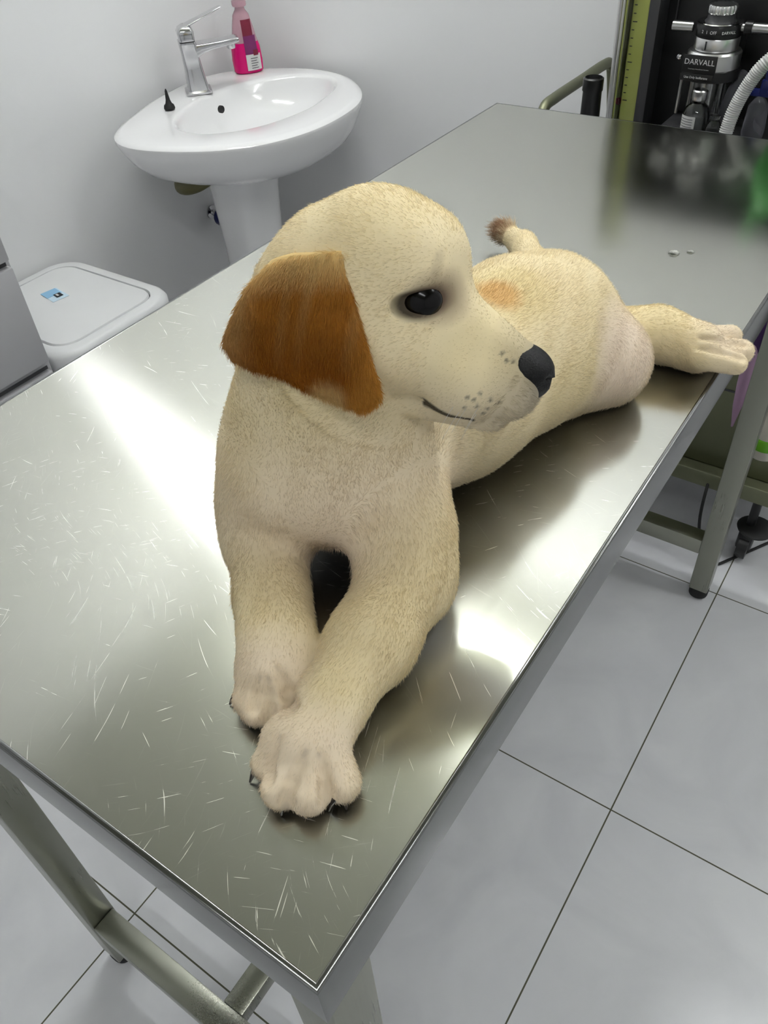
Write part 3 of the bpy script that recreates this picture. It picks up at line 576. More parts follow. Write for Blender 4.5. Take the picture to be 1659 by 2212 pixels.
# ------------------------------------------------------------------ the puppy
DOG = {"prims": [[[-0.168, 0.318, 1.03], [-0.155, 0.395, 1.018], 0.062, 0.06, 0.03], [[-0.155, 0.395, 1.016], [-0.136, 0.48, 1.012], 0.06, 0.058, 0.03], [[-0.138, 0.48, 1.012], [-0.143, 0.55, 1.017], 0.058, 0.058, 0.03], [[-0.165, 0.4, 1.032], [-0.16, 0.5, 1.03], 0.06, 0.057, 0.03], [[-0.1927, 0.2782, 1.02], [-0.1851, 0.2678, 1.04], 0.052, 0.062, 0.03], [[-0.1233, 0.2606, 1.02], [-0.1109, 0.2534, 1.005], 0.036, 0.032, 0.03], [[-0.2001, 0.2244, 1.035], [-0.2077, 0.2184, 1.005], 0.033, 0.03, 0.03], [[-0.182, 0.2684, 1.045], [-0.1724, 0.2727, 1.1418], 0.064, 0.05, 0.03], [[-0.2043, 0.267, 1.05], [-0.1617, 0.2569, 1.1331], 0.048, 0.042, 0.03], [[-0.152, 0.2765, 1.045], [-0.1553, 0.2707, 1.1342], 0.046, 0.03, 0.015], [[-0.1098, 0.2541, 1.005], [-0.096, 0.2337, 0.984], 0.032, 0.029, 0.02], [[-0.096, 0.2337, 0.984], [-0.0885, 0.1783, 0.98], 0.03, 0.026, 0.02], [[-0.0885, 0.1783, 0.98], [-0.0845, 0.1317, 0.976], 0.026, 0.02, 0.02], [[-0.0845, 0.1317, 0.976], [-0.0805, 0.0991, 0.972], 0.02, 0.021, 0.015], [[-0.0788, 0.1078, 0.969], [-0.0942, 0.0963, 0.969], 0.018, 0.017, 0.01], [[-0.0828, 0.1015, 0.969], [-0.0773, 0.092, 0.964], 0.017, 0.01, 0.008], [[-0.0936, 0.0949, 0.974], [-0.0983, 0.0798, 0.9635], 0.0115, 0.0098, 0.003], [[-0.082, 0.0938, 0.974], [-0.0799, 0.0724, 0.9635], 0.0125, 0.0128, 0.003], [[-0.075, 0.0974, 0.974], [-0.0649, 0.0785, 0.9635], 0.0125, 0.0132, 0.003], [[-0.0698, 0.1051, 0.974], [-0.0529, 0.0936, 0.9635], 0.0125, 0.012, 0.003], [[-0.212, 0.2211, 1.01], [-0.2043, 0.2092, 0.986], 0.03, 0.026, 0.02], [[-0.2043, 0.2092, 0.986], [-0.1693, 0.1736, 0.98], 0.026, 0.0225, 0.02], [[-0.1693, 0.1736, 0.98], [-0.1464, 0.1487, 0.976], 0.0225, 0.022, 0.02], [[-0.1464, 0.1487, 0.976], [-0.1349, 0.1301, 0.97], 0.022, 0.021, 0.015], [[-0.1314, 0.1379, 0.966], [-0.1441, 0.1278, 0.966], 0.015, 0.015, 0.01], [[-0.1425, 0.1225, 0.971], [-0.1396, 0.108, 0.9615], 0.011, 0.0095, 0.003], [[-0.1373, 0.1257, 0.971], [-0.1288, 0.1074, 0.9615], 0.012, 0.012, 0.003], [[-0.13, 0.1302, 0.971], [-0.1187, 0.1149, 0.9615], 0.012, 0.012, 0.003], [[-0.128, 0.1422, 0.971], [-0.1174, 0.1352, 0.9615], 0.011, 0.0098, 0.003], [[-0.1522, 0.179, 0.98], [-0.1415, 0.1746, 0.974], 0.007, 0.004, 0.006], [[-0.12, 0.545, 1.005], [-0.0875, 0.5581, 0.986], 0.044, 0.037, 0.03], [[-0.0854, 0.545, 0.985], [-0.1024, 0.5183, 0.98], 0.034, 0.028, 0.03], [[-0.1028, 0.6099, 0.98], [-0.0654, 0.6358, 0.976], 0.026, 0.023, 0.02], [[-0.0654, 0.6358, 0.976], [-0.0259, 0.634, 0.974], 0.023, 0.0245, 0.02], [[-0.0282, 0.6471, 0.975], [-0.0075, 0.6832, 0.965], 0.013, 0.0115, 0.003], [[-0.0218, 0.6344, 0.975], [0.0103, 0.6609, 0.965], 0.013, 0.0115, 0.003], [[-0.019, 0.6192, 0.975], [0.0119, 0.6377, 0.965], 0.013, 0.0105, 0.003], [[-0.165, 0.56, 1.005], [-0.2, 0.55, 0.99], 0.048, 0.04, 0.03], [[-0.165, 0.6, 1.0], [-0.2684, 0.749, 0.978], 0.026, 0.015, 0.02], [[-0.2684, 0.749, 0.978], [-0.3153, 0.7862, 0.972], 0.014, 0.011, 0.01], [[-0.1442, 0.2878, 1.1755], [-0.1614, 0.2798, 1.1694], 0.051068174463147785, 0.0485400470144771, 0.02], [[-0.1162, 0.2836, 1.1877], [-0.1162, 0.2903, 1.1877], 0.026292525466175096, 0.02427002350723855, 0.014], [[-0.1274, 0.3162, 1.1794], [-0.1223, 0.3107, 1.1812], 0.026292525466175096, 0.02427002350723855, 0.014], [[-0.1472, 0.2591, 1.1591], [-0.1087, 0.2684, 1.1459], 0.032360031342984735, 0.026292525466175096, 0.015], [[-0.16, 0.2956, 1.1474], [-0.1216, 0.3049, 1.1342], 0.032360031342984735, 0.026292525466175096, 0.015], [[-0.1114, 0.291, 1.1494], [-0.0585, 0.3031, 1.1291], 0.03438253330192128, 0.017696892140694778, 0.014], [[-0.0824, 0.2801, 1.1255], [-0.0549, 0.2921, 1.1188], 0.023258772527770276, 0.016685641161226505, 0.01], [[-0.0901, 0.302, 1.1185], [-0.06, 0.3067, 1.1141], 0.023258772527770276, 0.016685641161226505, 0.01], [[-0.1331, 0.2732, 1.1177], [-0.0669, 0.2912, 1.1009], 0.02427002350723855, 0.012640637243353412, 0.006]], "ear": [[-0.1772, 0.2344, 1.1988], [-0.1743, 0.2357, 1.1998], [-0.1715, 0.237, 1.2007], [-0.1687, 0.2383, 1.2017], [-0.1658, 0.2396, 1.2026], [-0.163, 0.2408, 1.2035], [-0.1601, 0.242, 1.2039], [-0.1572, 0.2431, 1.2042], [-0.1542, 0.2443, 1.2046], [-0.1513, 0.2454, 1.2049], [-0.1484, 0.2465, 1.2053], [-0.1456, 0.2477, 1.2057], [-0.1427, 0.2488, 1.2062], [-0.1399, 0.25, 1.2067], [-0.1371, 0.2511, 1.2071], [-0.1788, 0.231, 1.1966], [-0.1754, 0.2321, 1.1974], [-0.1721, 0.2333, 1.1982], [-0.1688, 0.2345, 1.1991], [-0.1656, 0.2357, 1.1999], [-0.1624, 0.2369, 1.2006], [-0.1592, 0.238, 1.2007], [-0.156, 0.2392, 1.2009], [-0.1528, 0.2404, 1.201], [-0.1496, 0.2416, 1.2011], [-0.1465, 0.2428, 1.2013], [-0.1435, 0.2441, 1.2015], [-0.1404, 0.2455, 1.2017], [-0.1375, 0.2469, 1.2021], [-0.1347, 0.2484, 1.2027], [-0.1804, 0.2277, 1.1943], [-0.1765, 0.2286, 1.195], [-0.1728, 0.2296, 1.1957], [-0.1691, 0.2307, 1.1964], [-0.1654, 0.2319, 1.1971], [-0.1619, 0.2331, 1.1976], [-0.1583, 0.2342, 1.1976], [-0.1549, 0.2353, 1.1974], [-0.1514, 0.2366, 1.1974], [-0.148, 0.2379, 1.1973], [-0.1447, 0.2392, 1.1972], [-0.1414, 0.2407, 1.1972], [-0.1382, 0.2422, 1.1971], [-0.1352, 0.2439, 1.1975], [-0.1324, 0.2458, 1.1982], [-0.1821, 0.2244, 1.192], [-0.1778, 0.2252, 1.1926], [-0.1735, 0.2261, 1.193], [-0.1693, 0.2272, 1.1937], [-0.1652, 0.2283, 1.1943], [-0.1614, 0.2295, 1.1946], [-0.1575, 0.2305, 1.1943], [-0.1537, 0.2317, 1.194], [-0.1499, 0.233, 1.1937], [-0.1462, 0.2344, 1.1934], [-0.1427, 0.2359, 1.1931], [-0.1391, 0.2375, 1.1928], [-0.1357, 0.2392, 1.1925], [-0.1327, 0.2412, 1.1929], [-0.1298, 0.2434, 1.1937], [-0.184, 0.2214, 1.1896], [-0.1791, 0.222, 1.19], [-0.1744, 0.2228, 1.1903], [-0.1697, 0.2238, 1.1909], [-0.1652, 0.225, 1.1914], [-0.1609, 0.2261, 1.1915], [-0.1566, 0.2272, 1.191], [-0.1525, 0.2284, 1.1904], [-0.1484, 0.2298, 1.19], [-0.1445, 0.2312, 1.1895], [-0.1406, 0.2329, 1.189], [-0.1368, 0.2346, 1.1885], [-0.1331, 0.2365, 1.1879], [-0.1299, 0.2387, 1.1883], [-0.127, 0.2413, 1.1892], [-0.1858, 0.2185, 1.1868], [-0.1804, 0.219, 1.187], [-0.1752, 0.2197, 1.1872], [-0.17, 0.2208, 1.1877], [-0.1651, 0.2219, 1.1882], [-0.1604, 0.2231, 1.188], [-0.1559, 0.2241, 1.1874], [-0.1514, 0.2254, 1.1866], [-0.147, 0.2268, 1.186], [-0.1428, 0.2284, 1.1853], [-0.1386, 0.2301, 1.1845], [-0.1346, 0.232, 1.1838], [-0.1307, 0.234, 1.183], [-0.1273, 0.2365, 1.1835], [-0.1243, 0.2394, 1.1846], [-0.1868, 0.216, 1.1833], [-0.181, 0.2164, 1.1835], [-0.1755, 0.2171, 1.1835], [-0.17, 0.2181, 1.184], [-0.1647, 0.2193, 1.1843], [-0.1597, 0.2204, 1.1841], [-0.1549, 0.2215, 1.1832], [-0.1502, 0.2227, 1.1823], [-0.1456, 0.2242, 1.1815], [-0.141, 0.2259, 1.1807], [-0.1366, 0.2277, 1.1798], [-0.1324, 0.2297, 1.1789], [-0.1282, 0.2319, 1.1779], [-0.1248, 0.2346, 1.1785], [-0.1218, 0.2377, 1.1798], [-0.1882, 0.2137, 1.1797], [-0.182, 0.2141, 1.1797], [-0.1761, 0.2147, 1.1796], [-0.1702, 0.2158, 1.18], [-0.1646, 0.217, 1.1803], [-0.1593, 0.2181, 1.1798], [-0.1542, 0.2192, 1.1788], [-0.1493, 0.2205, 1.1777], [-0.1443, 0.2221, 1.1768], [-0.1396, 0.2238, 1.1758], [-0.1349, 0.2257, 1.1747], [-0.1304, 0.2278, 1.1737], [-0.126, 0.2301, 1.1725], [-0.1224, 0.233, 1.1732], [-0.1193, 0.2364, 1.1748], [-0.1898, 0.2117, 1.1758], [-0.1833, 0.2121, 1.1756], [-0.1771, 0.2127, 1.1754], [-0.1708, 0.2138, 1.1757], [-0.1648, 0.2151, 1.1759], [-0.1593, 0.2162, 1.1752], [-0.1539, 0.2173, 1.174], [-0.1487, 0.2186, 1.1727], [-0.1435, 0.2203, 1.1717], [-0.1384, 0.222, 1.1705], [-0.1335, 0.224, 1.1694], [-0.1287, 0.2262, 1.1682], [-0.1241, 0.2286, 1.1669], [-0.1203, 0.2317, 1.1677], [-0.1171, 0.2352, 1.1695], [-0.1917, 0.2099, 1.1717], [-0.1849, 0.2103, 1.1713], [-0.1784, 0.211, 1.1708], [-0.1718, 0.2122, 1.171], [-0.1655, 0.2135, 1.1711], [-0.1596, 0.2147, 1.1703], [-0.154, 0.2158, 1.1689], [-0.1485, 0.2172, 1.1674], [-0.143, 0.2188, 1.1663], [-0.1376, 0.2207, 1.165], [-0.1324, 0.2227, 1.1636], [-0.1273, 0.225, 1.1623], [-0.1224, 0.2274, 1.1609], [-0.1184, 0.2307, 1.1619], [-0.1151, 0.2344, 1.164], [-0.1935, 0.2082, 1.1674], [-0.1864, 0.2086, 1.1668], [-0.1796, 0.2093, 1.1661], [-0.1727, 0.2106, 1.1662], [-0.166, 0.2121, 1.1662], [-0.1599, 0.2133, 1.1652], [-0.154, 0.2145, 1.1636], [-0.1482, 0.2158, 1.1619], [-0.1424, 0.2176, 1.1606], [-0.1368, 0.2195, 1.1592], [-0.1313, 0.2216, 1.1578], [-0.1259, 0.2239, 1.1563], [-0.1207, 0.2264, 1.1548], [-0.1165, 0.2298, 1.156], [-0.113, 0.2337, 1.1585], [-0.1954, 0.2065, 1.163], [-0.188, 0.207, 1.1622], [-0.1808, 0.2077, 1.1614], [-0.1735, 0.2091, 1.1614], [-0.1665, 0.2106, 1.1613], [-0.1601, 0.2119, 1.1601], [-0.1539, 0.2131, 1.1583], [-0.1479, 0.2145, 1.1564], [-0.1418, 0.2163, 1.155], [-0.1358, 0.2183, 1.1535], [-0.13, 0.2205, 1.1519], [-0.1243, 0.2229, 1.1503], [-0.1188, 0.2255, 1.1486], [-0.1144, 0.2289, 1.15], [-0.1107, 0.233, 1.1529], [-0.1966, 0.205, 1.1587], [-0.1889, 0.2055, 1.1577], [-0.1815, 0.2063, 1.1566], [-0.1739, 0.2077, 1.1565], [-0.1666, 0.2093, 1.1563], [-0.1599, 0.2106, 1.1549], [-0.1535, 0.2119, 1.153], [-0.1472, 0.2133, 1.1509], [-0.1408, 0.2152, 1.1493], [-0.1346, 0.2172, 1.1476], [-0.1285, 0.2194, 1.146], [-0.1225, 0.2219, 1.1443], [-0.1167, 0.2245, 1.1424], [-0.1122, 0.2281, 1.144], [-0.1084, 0.2324, 1.1473], [-0.1947, 0.2047, 1.1547], [-0.187, 0.2051, 1.1534], [-0.1796, 0.2058, 1.1521], [-0.172, 0.2072, 1.1519], [-0.1647, 0.2088, 1.1516], [-0.158, 0.21, 1.1499], [-0.1516, 0.2112, 1.1477], [-0.1453, 0.2125, 1.1454], [-0.1389, 0.2144, 1.1437], [-0.1327, 0.2163, 1.1418], [-0.1266, 0.2185, 1.1399], [-0.1206, 0.2209, 1.1381], [-0.1147, 0.2235, 1.1361], [-0.1102, 0.2272, 1.1378], [-0.1065, 0.2315, 1.1414], [-0.1927, 0.2044, 1.1507], [-0.1851, 0.2047, 1.1491], [-0.1778, 0.2053, 1.1476], [-0.1702, 0.2067, 1.1472], [-0.1629, 0.2082, 1.1467], [-0.1561, 0.2094, 1.1448], [-0.1498, 0.2104, 1.1424], [-0.1435, 0.2117, 1.1398], [-0.1371, 0.2134, 1.1379], [-0.1309, 0.2153, 1.1358], [-0.1248, 0.2175, 1.1338], [-0.1188, 0.2198, 1.1317], [-0.1129, 0.2224, 1.1295], [-0.1085, 0.226, 1.1314], [-0.105, 0.2304, 1.1354]], "head": {"M": [[0.94821, 0.30535, -0.08748], [0.31751, -0.90337, 0.28828], [-0.00899, 0.30113, 0.95354]], "O": [-0.148, 0.2853, 1.172], "sc": 1.0113}}
HM = np.array(DOG['head']['M']); HO = np.array(DOG['head']['O']); HS = DOG['head']['sc']
def H(m_, s_, u_): return HO + HS * (np.array([m_, s_, u_], float) @ HM)
def seg_d(P, a, b, ra, rb):
    a = np.array(a); b = np.array(b); ab = b - a; L2 = max(float(ab @ ab), 1e-9)
    t = np.clip(((P - a) @ ab) / L2, 0, 1)
    return np.linalg.norm(P - (a + t[..., None] * ab), axis=-1) - (ra + (rb - ra) * t), t
def field(lo, hi, h, prims, cuts=()):
    n = np.ceil((np.array(hi) - lo) / h).astype(int) + 1
    F = np.full(n, .05, np.float32)
    ax = [lo[i] + h * np.arange(n[i]) for i in range(3)]
    for a, b, ra, rb, k in list(prims) + list(cuts):
        cut = k < 0; kk = abs(k); r = max(ra, rb) + kk + .012
        i0 = [max(0, int((min(a[i], b[i]) - r - lo[i]) / h)) for i in range(3)]; i1 = [min(n[i], int((max(a[i], b[i]) + r - lo[i]) / h) + 2) for i in range(3)]
        if any(i1[i] <= i0[i] for i in range(3)): continue
        sl = tuple(slice(i0[i], i1[i]) for i in range(3))
        G = np.stack(np.meshgrid(*[ax[i][sl[i]] for i in range(3)], indexing='ij'), -1)
        d, _ = seg_d(G, a, b, ra, rb); d = d.astype(np.float32); f = F[sl]
        if cut:
            d = -d; q = np.maximum(kk - np.abs(f - d), 0) / kk; F[sl] = np.maximum(f, d) + q * q * kk * .25
        else:
            q = np.maximum(kk - np.abs(f - d), 0) / kk; F[sl] = np.minimum(f, d) - q * q * kk * .25
    return F, ax
def surface_nets(F, lo, h):
    n = F.shape; S_ = F < 0
    c = [(i, j, k) for i in (0, 1) for j in (0, 1) for k in (0, 1)]
    sub = lambda A, o: A[o[0]:n[0] - 1 + o[0], o[1]:n[1] - 1 + o[1], o[2]:n[2] - 1 + o[2]]
    cnt = sum(sub(S_, o).astype(np.int8) for o in c); act = (cnt > 0) & (cnt < 8)
    idx = np.full(act.shape, -1, np.int64); I = np.argwhere(act); idx[act] = np.arange(len(I))
    V = np.zeros((len(I), 3)); W_ = np.zeros(len(I))
    vals = {o: sub(F, o)[act] for o in c}
    for a in c:
        for d in range(3):
            if a[d]: continue
            b = list(a); b[d] = 1; b = tuple(b); fa, fb = vals[a], vals[b]; mk = (fa < 0) != (fb < 0)
            t = np.where(mk, fa / np.where(np.abs(fa - fb) < 1e-9, 1, fa - fb), 0)
            p_ = np.tile(np.array(a, float), (len(I), 1)); p_[:, d] = t
            V += p_ * mk[:, None]; W_ += mk
    V = (V / W_[:, None] + I) * h + lo
    Q = []
    for d in range(3):
        e1, e2 = [x for x in range(3) if x != d]
        sl0 = [slice(1, -1)] * 3; sl0[d] = slice(0, n[d] - 1); sl1 = list(sl0); sl1[d] = slice(1, n[d])
        s0, s1 = S_[tuple(sl0)], S_[tuple(sl1)]
        E_ = np.argwhere(s0 != s1)
        if not len(E_): continue
        off = np.ones(3, int); off[d] = 0; G = E_ + off
        fl = s0[tuple(E_.T)]
        def at(da, db):
            g = G.copy(); g[:, e1] += da; g[:, e2] += db; return idx[tuple(g.T)]
        q = np.stack([at(-1, -1), at(0, -1), at(0, 0), at(-1, 0)], 1)
        fl = fl if d != 1 else ~fl
        q[~fl] = q[~fl][:, ::-1]; Q.append(q)
    Q = np.concatenate(Q); return V, Q[(Q >= 0).all(1)]
def vnormals(V, Q):
    A = V[Q[:, 2]] - V[Q[:, 0]]; B_ = V[Q[:, 3]] - V[Q[:, 1]]; N = np.cross(A, B_); R = np.zeros_like(V)
    for k in range(4): np.add.at(R, Q[:, k], N)
    return R / np.maximum(np.linalg.norm(R, axis=1, keepdims=True), 1e-12)
def relax(V, Q, it=2, lam=.5):
    for _ in range(it):
        A = np.zeros_like(V); C_ = np.zeros(len(V))
        for k in range(4):
            np.add.at(A, Q[:, k], V[Q[:, (k + 1) % 4]]); np.add.at(C_, Q[:, k], 1)
            np.add.at(A, Q[:, k], V[Q[:, (k - 1) % 4]]); np.add.at(C_, Q[:, k], 1)
        V = V + lam * (A / C_[:, None] - V)
    return V
def npmesh(name, V, Q):
    me = bpy.data.meshes.new(name); me.from_pydata(V.tolist(), [], Q.tolist()); me.update(); return me
PR = DOG['prims']
cuts = [(H(*a), H(*b), ra, rb, -k) for a, b, ra, rb, k in [((.031,.044,-.001),(.049,.037,.0045),.0060,.0055,.003),((.031,-.044,-.001),(.049,-.037,.0045),.0060,.0055,.003)]] + [(a, b, r0, r1, -.003) for a, b, r0, r1 in [([-0.0713, 0.0885, 0.9878], [-0.0722, 0.0818, 0.9815], 0.0018, 0.0026), ([-0.0722, 0.0818, 0.9815], [-0.0719, 0.0739, 0.9757], 0.0026, 0.0034), ([-0.0719, 0.0739, 0.9757], [-0.0708, 0.0662, 0.9703], 0.0034, 0.0042), ([-0.0708, 0.0662, 0.9703], [-0.0704, 0.0638, 0.9653], 0.0042, 0.005), ([-0.0649, 0.0927, 0.9849], [-0.0601, 0.0886, 0.9775], 0.0018, 0.0029), ([-0.0601, 0.0886, 0.9775], [-0.0552, 0.0833, 0.9721], 0.0029, 0.0039), ([-0.0552, 0.0833, 0.9721], [-0.0519, 0.0791, 0.9661], 0.0039, 0.005), ([-0.091, 0.0881, 0.9883], [-0.0904, 0.0808, 0.9816], 0.0018, 0.0029), ([-0.0904, 0.0808, 0.9816], [-0.0899, 0.0752, 0.9747], 0.0029, 0.0039), ([-0.0899, 0.0752, 0.9747], [-0.0862, 0.069, 0.9744], 0.0039, 0.005), ([-0.1238, 0.1258, 0.9881], [-0.1178, 0.1226, 0.9816], 0.0018, 0.0029), ([-0.1178, 0.1226, 0.9816], [-0.1129, 0.1202, 0.9733], 0.0029, 0.0039), ([-0.1129, 0.1202, 0.9733], [-0.0962, 0.1078, 0.9898], 0.0039, 0.005), ([-0.1254, 0.1177, 0.9843], [-0.1227, 0.1124, 0.9754], 0.0018, 0.0029), ([-0.1227, 0.1124, 0.9754], [-0.1188, 0.1066, 0.9706], 0.0029, 0.0039), ([-0.1188, 0.1066, 0.9706], [-0.1164, 0.1034, 0.9653], 0.0039, 0.005), ([-0.1301, 0.1151, 0.984], [-0.1292, 0.1083, 0.9754], 0.0018, 0.0034), ([-0.1292, 0.1083, 0.9754], [-0.1265, 0.1011, 0.9715], 0.0034, 0.005), ([-0.023, 0.6195, 0.9935], [-0.0078, 0.628, 0.9894], 0.0018, 0.0029), ([-0.0078, 0.628, 0.9894], [0.0048, 0.6506, 0.9791], 0.0029, 0.0039), ([0.0048, 0.6506, 0.9791], [0.0113, 0.6565, 0.9768], 0.0039, 0.005), ([-0.0192, 0.6125, 0.9866], [-0.004, 0.6212, 0.9824], 0.0018, 0.0029), ([-0.004, 0.6212, 0.9824], [0.0108, 0.6324, 0.9767], 0.0029, 0.0039), ([0.0108, 0.6324, 0.9767], [0.0166, 0.6361, 0.9744], 0.0039, 0.005)]]
allp = np.array([p_[0] for p_ in PR] + [p_[1] for p_ in PR]); rr_ = np.array([p_[2] for p_ in PR] + [p_[3] for p_ in PR])
lo = (allp - rr_[:, None]).min(0) - .012; hi = (allp + rr_[:, None]).max(0) + .012; lo[2] = TZ - .01
GH = .0018
F, AX = field(lo, hi, GH, PR, cuts)
ZZ = AX[2][None, None, :]; XX = AX[0][:, None, None]
TT = TZ + .0004
flat = TT - ZZ; flat = np.where(XX > -.0005, -.05, flat)      # rests flat on the steel, free beyond its edge
kf = .004; q_ = np.maximum(kf - np.abs(F - flat), 0) / kf
F = (np.maximum(F, flat) + q_ * q_ * kf * .25).astype(np.float32)
V, Q = surface_nets(F, lo, GH); V = relax(V, Q, 2, .5); NV_ = vnormals(V, Q)
if NV_[V[:, 2].argmax()][2] < 0: Q = Q[:, ::-1]; NV_ = -NV_
pup = empty('puppy', (-.16, .33, TZ), 'cream puppy with brown ears lying on the steel table, head turned to the right', 'dog')

def lerp(a, b, t): return a + (b - a) * t[:, None]
CREAM = np.array(lin((242, 226, 186))[:3]); PALE = np.array(lin((240, 222, 204))[:3]); TAN = np.array(lin((216, 197, 150))[:3])
GREY = np.array(lin((120, 112, 100))[:3]); DARK = np.array(lin((40, 32, 28))[:3]); YEL = np.array(lin((230, 212, 160))[:3]); ORG = np.array(lin((216, 168, 100))[:3])
def blob(P, c, r, soft=.5):
    d = np.linalg.norm(P - np.array(c), axis=1) / r; return np.clip((1 - d) / soft, 0, 1)
def headloc(P): return ((P - HO) @ HM.T) / HS
def fur_col(P):
    C_ = np.tile(CREAM, (len(P), 1))
    n = np.sin(P[:, 0] * 43 + 1.3) * np.sin(P[:, 1] * 37 + .4) * np.sin(P[:, 2] * 51)
    C_ = lerp(C_, YEL, np.clip(n * .8, 0, .35))
    C_ = lerp(C_, PALE, .75 * blob(P, (-0.1735, 0.2612, 1.01), .11)); C_ = lerp(C_, PALE, .8 * blob(P, (-0.0767, 0.5404, 1.0), .06)); 
    for w_ in [(-0.0731, 0.0871, 0.97), (-0.1276, 0.1178, 0.97), (-0.0116, 0.654, 0.97)]: C_ = lerp(C_, PALE, .55 * blob(P, w_, .05))
    C_ = lerp(C_, YEL, .6 * blob(P, (-0.1479, 0.4582, 1.08), .05)); C_ = lerp(C_, ORG, .75 * blob(P, (-0.1428, 0.444, 1.09), .024))
    for w_ in [(-0.0651, 0.1765, 1.0), (-0.17, 0.1728, 0.99), (-0.0804, 0.2399, 1.01)]: C_ = lerp(C_, TAN, .55 * blob(P, w_, .055, .8))
    L = headloc(P); hm = (np.linalg.norm(P - H(.03, 0, -.01), axis=1) < .12) & (L[:, 2] > -.082) & (np.abs(L[:, 1]) < .055)
    g = np.clip((L[:, 0] - .078) / .03, 0, 1) * np.clip((L[:, 2] + .075) / .03, .35, 1) * hm
    C_ = lerp(C_, GREY, .75 * g)
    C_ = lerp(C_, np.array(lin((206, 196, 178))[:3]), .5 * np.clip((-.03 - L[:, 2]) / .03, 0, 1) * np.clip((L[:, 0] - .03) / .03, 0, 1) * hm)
    for s in (-1, 1):
        e = np.array([(.040,.0345,.001)[0], s * (.040,.0345,.001)[1], (.040,.0345,.001)[2]])
        Lr = L - e; Lr = np.stack([Lr[:, 0] * .96 + Lr[:, 2] * .27, Lr[:, 1], Lr[:, 2] * .96 - Lr[:, 0] * .27], 1); dd = Lr / np.array([.0165, .02, .0098]); de = np.linalg.norm(dd, axis=1)
        C_ = lerp(C_, DARK, .93 * np.clip((1.12 - de) / .35, 0, 1) * hm)
        de2 = np.linalg.norm((L - e - np.array([.012, 0, .004])) / np.array([.024, .03, .018]), axis=1)
        C_ = lerp(C_, np.array(lin((112, 92, 76))[:3]), .7 * np.clip((1 - de2) / .6, 0, 1) * hm)
        db = np.linalg.norm((L - e - np.array([.006, 0, .020])) / np.array([.0035, .03, .011]), axis=1)
        C_ = lerp(C_, np.array(lin((120, 104, 78))[:3]), .24 * np.clip((1 - db) / .6, 0, 1) * hm)
        mo = np.abs(L[:, 2] - ((-.0605,-.27)[0] + (-.0605,-.27)[1] * (L[:, 0] - .049))) / np.interp(L[:, 0], [.048, .056, .075, .09], [.0036, .0026, .0012, .0004])
        C_ = lerp(C_, np.array(lin((46, 36, 26))[:3]), .92 * np.clip((1.3 - mo) / .6, 0, 1) * ((L[:, 0] > .046) & (L[:, 0] < .078)) * hm * (L[:, 1] * s > 0))
        for (wm, wu) in ((.080, -.046), (.073, -.049), (.086, -.049), (.072, -.056), (.079, -.054), (.085, -.055), (.091, -.050), (.077, -.050), (.083, -.059), (.090, -.0275), (.094, -.028), (.087, -.024)):
            dw = np.hypot(L[:, 0] - wm, L[:, 2] - wu); C_ = lerp(C_, GREY * .6, .75 * np.clip((.0016 - dw) / .0008, 0, 1) * hm * (L[:, 1] * s > 0))
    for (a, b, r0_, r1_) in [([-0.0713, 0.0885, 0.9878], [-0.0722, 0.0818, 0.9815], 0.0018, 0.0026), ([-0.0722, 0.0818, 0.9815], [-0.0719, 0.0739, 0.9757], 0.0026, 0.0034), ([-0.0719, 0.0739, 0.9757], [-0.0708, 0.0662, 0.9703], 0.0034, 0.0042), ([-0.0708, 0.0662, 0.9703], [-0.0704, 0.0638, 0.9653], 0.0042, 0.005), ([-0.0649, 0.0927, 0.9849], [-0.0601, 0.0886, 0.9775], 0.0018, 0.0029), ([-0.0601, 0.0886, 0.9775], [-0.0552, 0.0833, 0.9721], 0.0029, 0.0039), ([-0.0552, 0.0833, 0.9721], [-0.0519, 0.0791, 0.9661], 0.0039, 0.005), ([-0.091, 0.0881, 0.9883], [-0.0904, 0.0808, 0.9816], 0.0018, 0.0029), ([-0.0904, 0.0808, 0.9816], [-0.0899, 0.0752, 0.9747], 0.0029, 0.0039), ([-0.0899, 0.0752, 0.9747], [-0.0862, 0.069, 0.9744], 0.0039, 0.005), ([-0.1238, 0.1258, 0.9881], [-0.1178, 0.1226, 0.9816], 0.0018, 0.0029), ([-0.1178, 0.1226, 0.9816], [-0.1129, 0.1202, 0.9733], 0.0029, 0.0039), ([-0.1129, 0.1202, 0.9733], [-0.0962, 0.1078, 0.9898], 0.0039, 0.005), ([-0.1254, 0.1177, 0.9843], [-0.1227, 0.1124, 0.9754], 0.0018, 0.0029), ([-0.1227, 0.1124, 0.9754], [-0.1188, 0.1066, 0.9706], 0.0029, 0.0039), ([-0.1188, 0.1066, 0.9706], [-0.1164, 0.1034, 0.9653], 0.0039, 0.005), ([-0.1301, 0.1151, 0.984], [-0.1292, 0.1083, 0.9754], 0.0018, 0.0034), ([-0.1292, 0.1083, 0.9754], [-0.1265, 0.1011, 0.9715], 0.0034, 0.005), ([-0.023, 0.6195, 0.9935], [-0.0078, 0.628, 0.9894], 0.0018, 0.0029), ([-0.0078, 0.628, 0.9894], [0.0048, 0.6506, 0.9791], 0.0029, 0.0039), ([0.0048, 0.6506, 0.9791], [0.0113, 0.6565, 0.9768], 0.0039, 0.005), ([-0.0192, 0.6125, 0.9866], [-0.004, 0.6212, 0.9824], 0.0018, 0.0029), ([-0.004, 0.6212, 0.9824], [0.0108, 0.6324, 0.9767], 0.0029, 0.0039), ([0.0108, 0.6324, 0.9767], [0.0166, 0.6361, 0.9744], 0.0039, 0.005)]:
        r = .0023; d, _ = seg_d(P, a, b, 0, 0); C_ = lerp(C_, np.array(lin((96, 70, 42))[:3]), .8 * np.clip((r - d) / r, 0, 1))  # shade in the creases between the toes, painted into the coat colour
